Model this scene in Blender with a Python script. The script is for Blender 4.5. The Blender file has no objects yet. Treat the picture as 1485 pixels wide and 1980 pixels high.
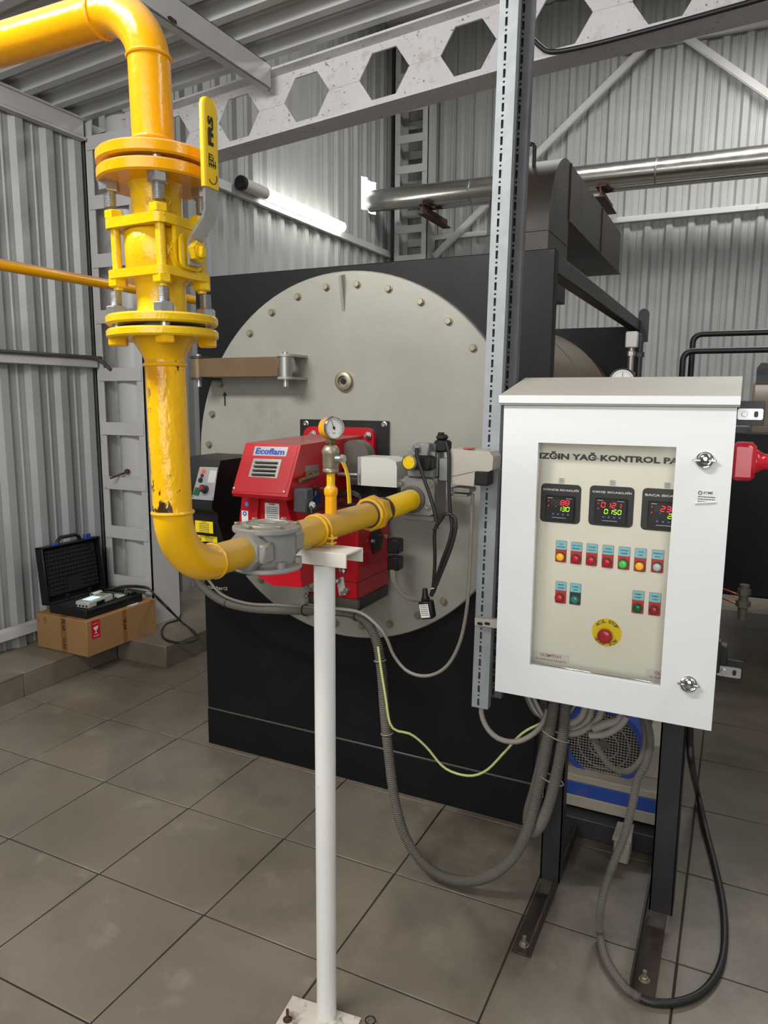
import bpy, bmesh, math, random
from mathutils import Vector, Matrix
random.seed(7)
PI = math.pi
SC = bpy.context.scene
COL = SC.collection
V = Vector

# ---------------------------------------------------------------- camera
FPX, IW, IH = 1408.0, 1485.0, 1980.0
YAW, PITCH, ROLL = 0.4511, 0.1528, 0.0076
CAM = V((2.2998, -2.0663, 1.6009))
_f = V((-math.sin(YAW) * math.cos(PITCH), math.cos(YAW) * math.cos(PITCH), -math.sin(PITCH)))
_r0 = V((math.cos(YAW), math.sin(YAW), 0))
_u0 = _r0.cross(_f)
CR = _r0 * math.cos(ROLL) + _u0 * math.sin(ROLL)
CU = -_r0 * math.sin(ROLL) + _u0 * math.cos(ROLL)
cam_data = bpy.data.cameras.new('camera')
cam_data.sensor_fit = 'VERTICAL'
cam_data.sensor_height = 36.0
cam_data.lens = FPX / IH * 36.0
cam_data.clip_start = 0.02
cam = bpy.data.objects.new('camera', cam_data)
COL.objects.link(cam)
cam.matrix_world = Matrix(((CR.x, CU.x, -_f.x, CAM.x), (CR.y, CU.y, -_f.y, CAM.y), (CR.z, CU.z, -_f.z, CAM.z), (0, 0, 0, 1)))
SC.camera = cam


def at(px, py, X=None, Y=None, Z=None):
    """point of a known plane of the room that the survey photograph shows at px, py"""
    d = _f + CR * ((px - IW / 2) / FPX) - CU * ((py - IH / 2) / FPX)
    for k, v in enumerate((X, Y, Z)):
        if v is not None:
            return CAM + d * ((v - CAM[k]) / d[k])


# ---------------------------------------------------------------- world, lights, exposure
SC.view_settings.view_transform = 'Standard'
SC.view_settings.look = 'None'
SC.view_settings.gamma = 1.0
SC.view_settings.use_curve_mapping = False
SC.view_settings.exposure = 0.55
wd = bpy.data.worlds.new('daylight')
SC.world = wd
wd.use_nodes = True
wd.node_tree.nodes['Background'].inputs[0].default_value = (0.92, 0.95, 1.0, 1)
wd.node_tree.nodes['Background'].inputs[1].default_value = 3.0


def lamp(name, loc, aim, sx, sy, power, col=(1.0, 0.985, 0.95)):
    l = bpy.data.lights.new(name, 'AREA')
    l.shape = 'RECTANGLE'
    l.size, l.size_y, l.energy, l.color = sx, sy, power, col
    o = bpy.data.objects.new(name, l)
    COL.objects.link(o)
    o.location = loc
    o.rotation_euler = (V(aim) - V(loc)).to_track_quat('-Z', 'Y').to_euler()
    return o


# the plant room's ceiling tube lamps that hang outside the frame, and an added front fill behind the viewer
lamp('lamp_near', (0.5, -2.1, 3.2), (0.5, 1.0, 0.9), 1.6, 0.3, 54)
lamp('lamp_near_upper_half', (0.5, -2.1, 3.0), (0.6, -1.6, 4.0), 1.6, 0.3, 14)
lamp('lamp_right', (3.9, -0.6, 3.35), (2.2, 0.6, 0.4), 0.3, 1.6, 16)
lamp('fill_front', (2.2, -4.4, 2.1), (0.9, 0.8, 1.3), 3.4, 2.4, 72, (0.98, 0.985, 1.0))  # added fill from behind the viewer, brightens fronts and undersides
lamp('lamp_hall_one', (0.9, 3.6, 5.3), (0.8, 4.0, 0), 1.6, 0.3, 40)
lamp('lamp_hall_two', (2.6, 4.5, 4.85), (2.5, 4.75, 0), 1.2, 0.07, 48)


# ---------------------------------------------------------------- helpers
def lin(c):
    o = []
    for x in c[:3]:
        x = x / 255.0
        o.append(x / 12.92 if x <= 0.04045 else ((x + 0.055) / 1.055) ** 2.4)
    return (*o, 1.0)


MATS = {}


def mat(name, rgb, rough=0.5, metal=0.0, var=0.0, scale=6.0, bump=0.0, bscale=80.0, spot=None, coat=0.0, emit=0.0, stretch=None, world=False, dust=None, patch=None):
    """procedural paint / metal: base colour, mottling, wear spots (rgb, scale, threshold, softness), relief, dust on upward faces"""
    if name in MATS:
        return MATS[name]
    m = bpy.data.materials.new(name)
    MATS[name] = m
    m.use_nodes = True
    nt = m.node_tree
    b = nt.nodes['Principled BSDF']
    c = lin(rgb)
    b.inputs['Base Color'].default_value = c
    b.inputs['Roughness'].default_value = rough
    b.inputs['Metallic'].default_value = metal
    if coat:
        b.inputs['Coat Weight'].default_value = coat
        b.inputs['Coat Roughness'].default_value = 0.15
    if emit:
        b.inputs['Emission Color'].default_value = c
        b.inputs['Emission Strength'].default_value = emit
    if not (var or bump or spot or dust):
        return m
    N = nt.nodes.new
    L = nt.links.new
    if world:
        vec = N('ShaderNodeNewGeometry').outputs['Position']
    else:
        vec = N('ShaderNodeTexCoord').outputs['Object']
        oi = N('ShaderNodeObjectInfo')
        ad = N('ShaderNodeVectorMath')
        ad.operation = 'ADD'
        mu = N('ShaderNodeMath')
        mu.operation = 'MULTIPLY'
        mu.inputs[1].default_value = 37.0
        L(oi.outputs['Random'], mu.inputs[0])
        L(vec, ad.inputs[0])
        L(mu.outputs[0], ad.inputs[1])
        vec = ad.outputs[0]
    if stretch:
        mp = N('ShaderNodeMapping')
        mp.inputs['Scale'].default_value = stretch
        L(vec, mp.inputs['Vector'])
        vec = mp.outputs[0]

    def noise(s, det=5.0, rg=0.6):
        n = N('ShaderNodeTexNoise')
        n.inputs['Scale'].default_value = s
        n.inputs['Detail'].default_value = det
        n.inputs['Roughness'].default_value = rg
        L(vec, n.inputs['Vector'])
        return n.outputs['Fac']

    def ramp(src, a, z):
        r = N('ShaderNodeMapRange')
        r.inputs['From Min'].default_value = a
        r.inputs['From Max'].default_value = z
        L(src, r.inputs['Value'])
        return r.outputs['Result']

    def mix(fac, a, z):
        x = N('ShaderNodeMix')
        x.data_type = 'RGBA'
        L(fac, x.inputs['Factor'])
        for s, i in ((a, 6), (z, 7)):
            if isinstance(s, tuple):
                x.inputs[i].default_value = s
            else:
                L(s, x.inputs[i])
        return x.outputs[2]
    col = c
    if var:
        lo = tuple(max(0, k * (1 - var)) for k in c[:3]) + (1,)
        hi = tuple(min(1, k * (1 + var)) for k in c[:3]) + (1,)
        col = mix(ramp(noise(scale), 0.3, 0.7), lo, hi)
        rr = N('ShaderNodeMapRange')
        rr.inputs['To Min'].default_value = max(0.03, rough - 0.08)
        rr.inputs['To Max'].default_value = min(1, rough + 0.12)
        L(noise(scale * 1.7), rr.inputs['Value'])
        L(rr.outputs['Result'], b.inputs['Roughness'])
    for sp in ([spot] if spot and not isinstance(spot, list) else (spot or [])):
        col = mix(ramp(noise(sp[1], 6.0, 0.65), sp[2], sp[2] + sp[3]), col, lin(sp[0]))
    for (prgb, pc, pr, ps, pa) in (patch or []):          # oily, dirty areas of the floor with ragged outlines
        dn_ = N('ShaderNodeVectorMath')
        dn_.operation = 'DISTANCE'
        L(vec, dn_.inputs[0])
        dn_.inputs[1].default_value = pc
        ns = N('ShaderNodeMath')
        ns.operation = 'MULTIPLY_ADD'
        L(noise(2.6, 6.0, 0.7), ns.inputs[0])
        ns.inputs[1].default_value = 1.6
        L(dn_.outputs['Value'], ns.inputs[2])
        am = N('ShaderNodeMath')
        am.operation = 'MULTIPLY'
        L(ramp(ns.outputs[0], pr + ps, pr), am.inputs[0])
        am.inputs[1].default_value = pa
        col = mix(am.outputs[0], col, lin(prgb))
    if dust:
        g = N('ShaderNodeNewGeometry')
        sx = N('ShaderNodeSeparateXYZ')
        L(g.outputs['Normal'], sx.inputs[0])
        d1 = ramp(sx.outputs['Z'], dust[1], 1.0)
        mm = N('ShaderNodeMath')
        mm.operation = 'MULTIPLY'
        L(d1, mm.inputs[0])
        mm.inputs[1].default_value = dust[2]
        col = mix(mm.outputs[0], col, lin(dust[0]))
    if not isinstance(col, tuple):
        L(col, b.inputs['Base Color'])
    if bump:
        bp = N('ShaderNodeBump')
        bp.inputs['Strength'].default_value = bump
        bp.inputs['Distance'].default_value = 0.004
        L(noise(bscale, 4.0), bp.inputs['Height'])
        L(bp.outputs[0], b.inputs['Normal'])
    return m


WO = {}          # world origin of every object that parents something


class MB:
    """collects shapes given in world coordinates; build() links them as one mesh object"""

    def __init__(s):
        s.v, s.f = [], []

    def add(s, vs, fs):
        n = len(s.v)
        s.v += [V(p) for p in vs]
        s.f += [tuple(n + i for i in f) for f in fs]
        return s

    def box(s, x0, x1, y0, y1, z0, z1, b=0.0, M=None):
        x0, x1 = min(x0, x1), max(x0, x1)
        y0, y1 = min(y0, y1), max(y0, y1)
        z0, z1 = min(z0, z1), max(z0, z1)
        c = V(((x0 + x1) / 2, (y0 + y1) / 2, (z0 + z1) / 2))
        h = ((x1 - x0) / 2, (y1 - y0) / 2, (z1 - z0) / 2)
        b = min(b, min(h) * 0.9)
        sg = [(i, j, k) for i in (-1, 1) for j in (-1, 1) for k in (-1, 1)]
        if b <= 0:
            vs = [c + V((i * h[0], j * h[1], k * h[2])) for i, j, k in sg]
            fs = [(0, 1, 3, 2), (4, 6, 7, 5), (0, 4, 5, 1), (2, 3, 7, 6), (0, 2, 6, 4), (1, 5, 7, 3)]
        else:
            vs, idx = [], {}
            for q in sg:
                for a in range(3):      # vertex lying on the face of axis a
                    p = [q[t] * (h[t] if t == a else h[t] - b) for t in range(3)]
                    idx[q, a] = len(vs)
                    vs.append(c + V(p))
            fs = []
            for a in range(3):
                o = [t for t in range(3) if t != a]
                for sd in (-1, 1):
                    ring = []
                    for u, w in ((-1, -1), (1, -1), (1, 1), (-1, 1)):
                        q = [0, 0, 0]
                        q[a], q[o[0]], q[o[1]] = sd, u, w
                        ring.append(idx[tuple(q), a])
                    fs.append(tuple(ring))
                for u in (-1, 1):
                    for w in (-1, 1):
                        qa, qb = [0, 0, 0], [0, 0, 0]
                        qa[a], qb[a] = -1, 1
                        qa[o[0]] = qb[o[0]] = u
                        qa[o[1]] = qb[o[1]] = w
                        qa, qb = tuple(qa), tuple(qb)
                        fs.append((idx[qa, o[0]], idx[qb, o[0]], idx[qb, o[1]], idx[qa, o[1]]))
            for q in sg:
                fs.append(tuple(idx[q, a] for a in range(3)))
        if M is not None:
            vs = [M @ p for p in vs]
        return s.add(vs, fs)

    def rings(s, rs, caps=True, closed=False):
        """loft equal rings of points"""
        n = len(rs[0])
        vs = [p for r in rs for p in r]
        fs = []
        for k in range(len(rs) - 1 + (1 if closed else 0)):
            a, b = k * n, ((k + 1) % len(rs)) * n
            for i in range(n):
                j = (i + 1) % n
                fs.append((a + i, a + j, b + j, b + i))
        if caps and not closed:
            fs.append(tuple(range(n))[::-1])
            fs.append(tuple((len(rs) - 1) * n + i for i in range(n)))
        return s.add(vs, fs)

    def lathe(s, p, d, prof, n=20, caps=True, a0=0.0):
        """profile (radius, distance along d) turned about the axis p + t d"""
        p, d = V(p), V(d).normalized()
        e1 = d.orthogonal().normalized() if abs(d.z) < 0.9 else V((1, 0, 0))
        e1 = (e1 - d * e1.dot(d)).normalized()
        e2 = d.cross(e1)
        rs = [[p + d * h + (e1 * math.cos(a0 + 2 * PI * i / n) + e2 * math.sin(a0 + 2 * PI * i / n)) * max(r, 1e-5) for i in range(n)] for r, h in prof]
        return s.rings(rs, caps)

    def cyl(s, p0, p1, r, r1=None, n=16, ch=0.0):
        p0, p1 = V(p0), V(p1)
        L = (p1 - p0).length
        r1 = r if r1 is None else r1
        prof = [(r, 0), (r1, L)] if not ch else [(r - ch, 0), (r, ch), (r1, L - ch), (r1 - ch, L)]
        return s.lathe(p0, p1 - p0, prof, n)

    def tube(s, pts, r, n=8, flat=None):
        pts = [V(p) for p in pts]
        rs = []
        t0 = (pts[1] - pts[0]).normalized()
        e1 = t0.orthogonal().normalized()
        for i, p in enumerate(pts):
            t = (pts[min(i + 1, len(pts) - 1)] - pts[max(i - 1, 0)]).normalized()
            e1 = (e1 - t * e1.dot(t)).normalized()
            e2 = t.cross(e1)
            q = r[i] if isinstance(r, (list, tuple)) else r
            rs.append([p + (e1 * math.cos(2 * PI * k / n) + e2 * math.sin(2 * PI * k / n)) * q for k in range(n)])
        return s.rings(rs)

    def prism(s, poly, vec):
        n = len(poly)
        vec = V(vec)
        vs = [V(p) for p in poly] + [V(p) + vec for p in poly]
        fs = [tuple(range(n))[::-1], tuple(range(n, 2 * n))]
        for i in range(n):
            j = (i + 1) % n
            fs.append((i, j, n + j, n + i))
        return s.add(vs, fs)

    def plate(s, outline, c, u, w, th):
        """flat plate: outline in (u, w) about c, thickness th along u x w"""
        u, w = V(u).normalized(), V(w).normalized()
        return s.prism([V(c) + u * a + w * b for a, b in outline], u.cross(w) * th)

    def hexn(s, p, d, r, h, n=6, a0=0.0):
        c = r * 0.12
        return s.lathe(p, d, [(r, 0), (r, h - c), (r - c, h)], n, True, a0)

    def torus(s, p, d, R, r, n=28, m=8, a0=0, a1=2 * PI):
        p, d = V(p), V(d).normalized()
        e1 = d.orthogonal().normalized()
        e2 = d.cross(e1)
        full = abs(a1 - a0 - 2 * PI) < 1e-6
        rs = []
        for i in range(n if full else n + 1):
            a = a0 + (a1 - a0) * i / n
            o = e1 * math.cos(a) + e2 * math.sin(a)
            rs.append([p + o * (R + r * math.cos(2 * PI * k / m)) + d * (r * math.sin(2 * PI * k / m)) for k in range(m)])
        return s.rings(rs, True, full)

    def ball(s, p, rx, ry=None, rz=None, n=14, m=8, M=None):
        ry, rz = ry or rx, rz or rx
        rs = []
        for j in range(m + 1):
            t = -PI / 2 + PI * j / m
            rr = max(math.cos(t), 1e-3)
            ring = [V((rx * rr * math.cos(2 * PI * i / n), ry * rr * math.sin(2 * PI * i / n), rz * math.sin(t))) for i in range(n)]
            rs.append([V(p) + (M @ q if M else q) for q in ring])
        return s.rings(rs)

    def build(s, name, material, parent=None, smooth=True, ang=38, fix=True, **props):
        xs = [p.x for p in s.v]
        ys = [p.y for p in s.v]
        zs = [p.z for p in s.v]
        c = V(((min(xs) + max(xs)) / 2, (min(ys) + max(ys)) / 2, (min(zs) + max(zs)) / 2))
        if parent is None:
            c.z = min(zs)
        me = bpy.data.meshes.new(name)
        me.from_pydata([p - c for p in s.v], [], s.f)
        if fix:
            bm = bmesh.new()
            bm.from_mesh(me)
            bmesh.ops.recalc_face_normals(bm, faces=bm.faces)
            bm.to_mesh(me)
            bm.free()
        if smooth:
            me.polygons.foreach_set('use_smooth', [True] * len(me.polygons))
            me.set_sharp_from_angle(angle=math.radians(ang))
        me.materials.append(material)
        return link(name, me, c, parent, **props)


def link(name, me, world, parent=None, **props):
    o = bpy.data.objects.new(name, me)
    COL.objects.link(o)
    o.location = V(world) - (WO[parent.name] if parent else V((0, 0, 0)))
    o.parent = parent
    WO[o.name] = V(world)
    for k, v in props.items():
        o[k] = v
    return o


def again(src, name, world, parent=None, rot=None, **props):
    """one more object on the mesh data of src"""
    o = link(name, src.data, world, parent, **props)
    if rot is not None:
        o.rotation_euler = rot
    return o


def thing(name, label, cat, loc, group=None):
    o = bpy.data.objects.new(name, None)
    COL.objects.link(o)
    o.empty_display_size = 0.05
    o.location = loc
    WO[o.name] = V(loc)
    o['label'], o['category'] = label, cat
    if group:
        o['group'] = group
    return o


def tag(o, label, cat, group=None):
    o['label'], o['category'] = label, cat
    if group:
        o['group'] = group
    return o


def spline(pts, step=0.02):
    """smooth curve through pts, resampled at equal steps"""
    pts = [V(p) for p in pts]
    q = [pts[0] * 2 - pts[1]] + pts + [pts[-1] * 2 - pts[-2]]
    out = []
    for i in range(1, len(q) - 2):
        a, b, c, d = q[i - 1:i + 3]
        for k in range(24):
            t = k / 24
            out.append(0.5 * ((2 * b) + (c - a) * t + (2 * a - 5 * b + 4 * c - d) * t * t + (3 * b - a - 3 * c + d) * t ** 3))
    out.append(pts[-1])
    res, acc = [out[0]], 0.0
    for a, b in zip(out, out[1:]):
        L = (b - a).length
        while acc + L >= step:
            t = (step - acc) / L
            a = a.lerp(b, t)
            res.append(a.copy())
            L = (b - a).length
            acc = 0.0
        acc += L
    res.append(out[-1])
    return res


def cable(name, pts, r, material, n=8, step=0.02, parent=None, **props):
    return MB().tube(spline(pts, step), r, n).build(name, material, parent, ang=70, **props)


def hose(name, pts, r, material, parent=None, rib=0.0065, n=12, **props):
    """corrugated conduit: every ring is real relief"""
    c = spline(pts, rib / 2)
    return MB().tube(c, [r if i % 2 else r * 0.8 for i in range(len(c))], n).build(name, material, parent, ang=25, **props)


def arc(c, u, w, r, a0, a1, n):
    c, u, w = V(c), V(u), V(w)
    return [c + u * (r * math.cos(a0 + (a1 - a0) * i / n)) + w * (r * math.sin(a0 + (a1 - a0) * i / n)) for i in range(n + 1)]


def rrect(w, h, r, n=4):
    """rounded rectangle outline, counter-clockwise"""
    o = []
    for cx, cy, a in ((w / 2 - r, h / 2 - r, 0), (-w / 2 + r, h / 2 - r, PI / 2), (-w / 2 + r, -h / 2 + r, PI), (w / 2 - r, -h / 2 + r, 1.5 * PI)):
        o += [(cx + r * math.cos(a + PI / 2 * i / n), cy + r * math.sin(a + PI / 2 * i / n)) for i in range(n + 1)]
    return o


def disc(r, n=20, rx=None):
    return [((rx or r) * math.cos(2 * PI * i / n), r * math.sin(2 * PI * i / n)) for i in range(n)]


def text(name, body, c, u, w, width, material, parent, height=None, bold=0.0, th=0.0004):
    """lettering as a thin mesh, centred at c, reading along u with up w; width and height in metres"""
    cu = bpy.data.curves.new('lettering', 'FONT')
    cu.body = body
    cu.align_x, cu.align_y = 'CENTER', 'CENTER'
    cu.resolution_u = 2
    cu.offset = bold
    to = bpy.data.objects.new('lettering', cu)
    COL.objects.link(to)
    me0 = to.to_mesh()
    vs = [v.co.copy() for v in me0.vertices]
    fs = [tuple(p.vertices) for p in me0.polygons]
    to.to_mesh_clear()
    bpy.data.objects.remove(to)
    bpy.data.curves.remove(cu)
    x0, x1 = min(v.x for v in vs), max(v.x for v in vs)
    y0, y1 = min(v.y for v in vs), max(v.y for v in vs)
    k = width / (x1 - x0)
    ky = height / (y1 - y0) if height else k
    u, w = V(u).normalized(), V(w).normalized()
    nrm = u.cross(w) * th
    m = MB()
    m.add([V(c) + u * ((v.x - (x0 + x1) / 2) * k) + w * ((v.y - (y0 + y1) / 2) * ky) + nrm for v in vs], fs)
    return m.build(name, material, parent, smooth=False, fix=False)


EX, EY, EZ = V((1, 0, 0)), V((0, 1, 0)), V((0, 0, 1))
# ---------------------------------------------------------------- materials
M_sheet = mat('galvanised_sheet', (162, 164, 164), 0.5, 0.1, 0.06, 3.0, 0.05, 30)
M_roof = mat('roof_sheet', (186, 187, 184), 0.45, 0.15, 0.06, 3.0)
M_frame = mat('light_grey_frame_paint', (192, 191, 190), 0.5, 0, 0.05, 5, 0.05, 60, spot=((120, 112, 104), 9, 0.66, 0.08))
M_beam = mat('off_white_beam_paint', (204, 201, 203), 0.6, 0, 0.05, 6, 0.12, 90, spot=[((188, 182, 178), 14, 0.58, 0.1), ((126, 106, 86), 55, 0.63, 0.03)])
M_tile = mat('stone_grey_floor_tile', (126, 117, 103), 0.36, 0, 0.28, 3.2, 0.03, 50, spot=[((90, 81, 70), 1.6, 0.5, 0.3), ((148, 141, 128), 5.5, 0.58, 0.22)], world=True, patch=[((64, 55, 46), (2.75, 2.2, 0), 2.3, 0.9, 0.75), ((62, 53, 45), (2.0, 0.35, 0), 0.95, 0.6, 0.6), ((74, 66, 57), (-0.45, 1.0, 0), 1.1, 0.6, 0.5)])
M_grout = mat('dark_grout', (44, 37, 31), 0.9, 0, 0.2, 20, world=True)
M_yellow = mat('yellow_pipe_paint', (238, 166, 4), 0.2, 0, 0.05, 7, 0.28, 42, spot=((214, 150, 10), 11, 0.62, 0.12), dust=((196, 160, 128), 0.25, 0.9))
M_yellow_low = mat('lower_yellow_pipe_paint', (238, 180, 6), 0.22, 0, 0.05, 7, 0.28, 42, spot=((210, 150, 12), 11, 0.62, 0.12), dust=((186, 144, 80), 0.1, 0.75))
M_yellow_worn = mat('chipped_yellow_pipe_paint', (238, 180, 6), 0.22, 0, 0.06, 7, 1.6, 26, spot=[((206, 140, 12), 10, 0.56, 0.1), ((150, 120, 60), 26, 0.63, 0.02), ((58, 38, 18), 30, 0.6, 0.012)], stretch=(1, 1, 0.5))
M_yellow_dusty = mat('dusty_yellow_pipe_paint', (214, 166, 14), 0.42, 0, 0.08, 9, 0.2, 50, dust=((172, 136, 78), 0.1, 0.85))
M_yellow_valve = mat('bright_yellow_valve_paint', (232, 188, 12), 0.18, 0, 0.05, 12, 0.35, 110, dust=((200, 176, 120), 0.55, 0.6))
M_yellow_sleeve = mat('yellow_plastic_sleeve', (238, 196, 16), 0.3)
M_zinc = mat('zinc_plated_steel', (184, 184, 184), 0.32, 0.85, 0.1, 30)
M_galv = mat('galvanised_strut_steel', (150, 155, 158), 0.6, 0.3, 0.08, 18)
M_galvshade = mat('shaded_strut_steel', (96, 99, 102), 0.6, 0.3, 0.12, 18)  # rear strut's shadow is put into this darker base colour
M_downpipe = mat('grey_downpipe_paint', (186, 186, 184), 0.4)
M_steel = mat('brushed_steel', (158, 156, 150), 0.4, 0.9, 0.08, 20)
M_duct = mat('bright_aluminium_cladding', (196, 194, 188), 0.22, 0.95, 0.06, 6, 0.12, 14)
M_black = mat('black_boiler_paint', (19, 19, 21), 0.48, 0, 0.25, 4, 0.03, 60, spot=((78, 78, 76), 34, 0.72, 0.06))
MATS['black_boiler_paint'].node_tree.nodes['Principled BSDF'].inputs['Specular IOR Level'].default_value = 0.25
M_blackframe = mat('black_frame_paint', (44, 44, 46), 0.4, 0, 0.2, 6, 0, 60, spot=((84, 76, 68), 20, 0.68, 0.1))
M_rusty = mat('rust_brown_steel', (74, 50, 36), 0.7, 0, 0.3, 14)
M_flue = mat('heat_browned_flue_paint', (46, 38, 33), 0.5, 0, 0.22, 3, 0.03, 40)
M_door = mat('warm_grey_boiler_door_paint', (154, 153, 143), 0.36, 0.15, 0.09, 2.6, 0.12, 36, spot=((136, 130, 114), 3.2, 0.6, 0.2))
M_bolt = mat('dull_bolt_steel', (150, 142, 124), 0.4, 0.6, 0.15, 30)
M_barrel = mat('taupe_barrel_cladding', (126, 112, 96), 0.5, 0.1, 0.08, 3)
M_bronze = mat('bronzed_hinge_bar', (112, 92, 68), 0.4, 0.3, 0.1, 8)
M_red = mat('red_burner_paint', (182, 10, 28), 0.34, 0, 0.06, 6, 0.03, 60, coat=0.12, dust=((160, 104, 98), 0.6, 0.7))
M_cast = mat('cast_aluminium', (150, 150, 148), 0.42, 0.5, 0.08, 14, 0.12, 120)
M_filter = mat('grey_filter_paint', (144, 144, 140), 0.45, 0.1, 0.07, 9, 0.06, 80, dust=((134, 122, 102), 0.5, 0.75))
M_plastic = mat('black_plastic', (24, 24, 25), 0.42)
M_dkgrey = mat('dark_grey_metal', (92, 88, 80), 0.45, 0.2, 0.1, 10)
M_servo = mat('pale_grey_plastic', (196, 196, 188), 0.4)
M_beige = mat('beige_grey_plastic', (176, 170, 158), 0.42)
M_white = mat('white_enamel', (226, 228, 228), 0.32, 0, 0.015, 3, 0.02, 60, spot=((196, 194, 190), 9, 0.72, 0.08))
M_hood = mat('dusty_enamel_hood', (178, 173, 162), 0.5, 0, 0.03, 5)
M_panel = mat('cream_inner_panel', (246, 242, 228), 0.4, 0, 0.03, 3)
M_postwhite = mat('chipped_white_post_paint', (228, 228, 224), 0.4, 0, 0.04, 8, 0.1, 60, spot=((120, 106, 92), 22, 0.7, 0.03), stretch=(1, 1, 0.4))
M_plate = mat('scuffed_white_base_plate', (206, 198, 186), 0.6, 0, 0.1, 10, 0.2, 60, spot=((84, 70, 56), 13, 0.54, 0.14))
M_bracketwhite = mat('cream_white_bracket', (218, 214, 204), 0.45, 0, 0.05, 10)
M_hose = mat('grey_corrugated_conduit', (100, 95, 88), 0.6, 0, 0.08, 10)
M_hosedark = mat('dark_grey_corrugated_conduit', (74, 71, 68), 0.55, 0, 0.1, 10)
M_cablegrey = mat('grey_cable_sheath', (140, 134, 126), 0.5)
M_cableblack = mat('black_cable_sheath', (30, 30, 31), 0.45)
M_earth = mat('pale_green_yellow_wire', (196, 204, 130), 0.45)
M_blue = mat('blue_motor_paint', (40, 70, 150), 0.4, 0, 0.1, 8, spot=((92, 96, 120), 9, 0.6, 0.2))
M_motordust = mat('dusty_motor_frame', (156, 148, 134), 0.7, 0, 0.08, 8)
M_card = mat('brown_cardboard', (158, 120, 76), 0.75, 0, 0.04, 6)
M_case = mat('black_case_plastic', (18, 18, 19), 0.5, 0, 0.1, 20)
M_foam = mat('black_egg_crate_foam', (27, 27, 30), 0.95)
M_ink = mat('black_ink', (26, 26, 28), 0.6)
M_inkgrey = mat('dark_grey_ink', (74, 74, 76), 0.6)
M_inkblue = mat('blue_ink', (20, 60, 160), 0.5)
M_inkred = mat('orange_red_ink', (176, 92, 60), 0.5)
M_inkwhite = mat('white_ink', (232, 232, 230), 0.5)
M_paper = mat('white_paper', (228, 228, 224), 0.6)
M_silver = mat('silver_label', (170, 172, 174), 0.35, 0.4)
M_cyan = mat('light_blue_label', (146, 214, 228), 0.45)
M_redlabel = mat('red_label', (206, 60, 52), 0.45)
M_teal = mat('dark_teal_label', (44, 70, 82), 0.45)
M_warn = mat('yellow_label', (246, 214, 20), 0.45)
M_charcoal = mat('charcoal_panel', (52, 51, 53), 0.4)
M_chrome = mat('chrome', (200, 200, 200), 0.12, 1.0)
M_led_red = mat('lit_red_segments', (255, 40, 60), 0.5, emit=1.6)
M_led_green = mat('lit_green_segments', (170, 255, 20), 0.5, emit=1.3)
M_led_off = mat('unlit_segments', (96, 84, 84), 0.5)
M_led_blue = mat('blue_key_print', (90, 92, 200), 0.5, emit=0.25)
M_tubelit = mat('lit_lamp_diffuser', (255, 253, 240), 0.4, emit=9.0)
M_lcd = mat('lit_lcd', (190, 226, 240), 0.4, emit=0.75)
M_copper = mat('copper_tube', (170, 100, 60), 0.35, 0.8)
M_concrete = mat('pale_concrete', (150, 142, 130), 0.9, 0, 0.12, 14, 0.3, 60)


def lens_mat(name, rgb, emit=0.0):
    return mat(name, rgb, 0.22, coat=0.4, emit=emit)


def glass_mat(name, tint, rough, amount):
    """clear pane: transparent with a Fresnel reflection"""
    m = bpy.data.materials.new(name)
    m.use_nodes = True
    nt = m.node_tree
    nt.nodes.remove(nt.nodes['Principled BSDF'])
    t = nt.nodes.new('ShaderNodeBsdfTransparent')
    t.inputs[0].default_value = lin(tint)
    g = nt.nodes.new('ShaderNodeBsdfGlossy')
    g.inputs['Roughness'].default_value = rough
    fr = nt.nodes.new('ShaderNodeFresnel')
    fr.inputs['IOR'].default_value = amount
    mx = nt.nodes.new('ShaderNodeMixShader')
    nt.links.new(fr.outputs[0], mx.inputs[0])
    nt.links.new(t.outputs[0], mx.inputs[1])
    nt.links.new(g.outputs[0], mx.inputs[2])
    nt.links.new(mx.outputs[0], nt.nodes['Material Output'].inputs[0])
    return m


M_glass = glass_mat('clear_pane', (254, 254, 252), 0.06, 1.3)
M_clear = glass_mat('smoky_clear_plastic', (200, 196, 206), 0.1, 1.45)

# ---------------------------------------------------------------- setting: floor
XW, YB = -1.45, 5.95            # inner faces of left and back cladding
T = 0.45
floor = MB().box(-1.7, 5.2, -4.7, 6.2, -0.12, -0.004).build('floor', M_grout, kind='structure')
tm = None
for i in range(-3, 9):
    for j in range(-9, 13):
        x0, y0 = i * T, j * T
        if x0 + T > 3.9 + T or x0 < -1.36:
            continue
        if y0 > 5.7:
            continue
        if tm is None:
            tm = MB().box(x0 + 0.0028, x0 + T - 0.0028, y0 + 0.0028, y0 + T - 0.0028, -0.012, 0, 0.0015).build('tile', M_tile, floor)
        else:
            again(tm, 'tile', (x0 + T / 2, y0 + T / 2, -0.006 - 0.0008 * random.random()), floor, (random.uniform(-.0012, .0012), random.uniform(-.0012, .0012), 0))

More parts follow.
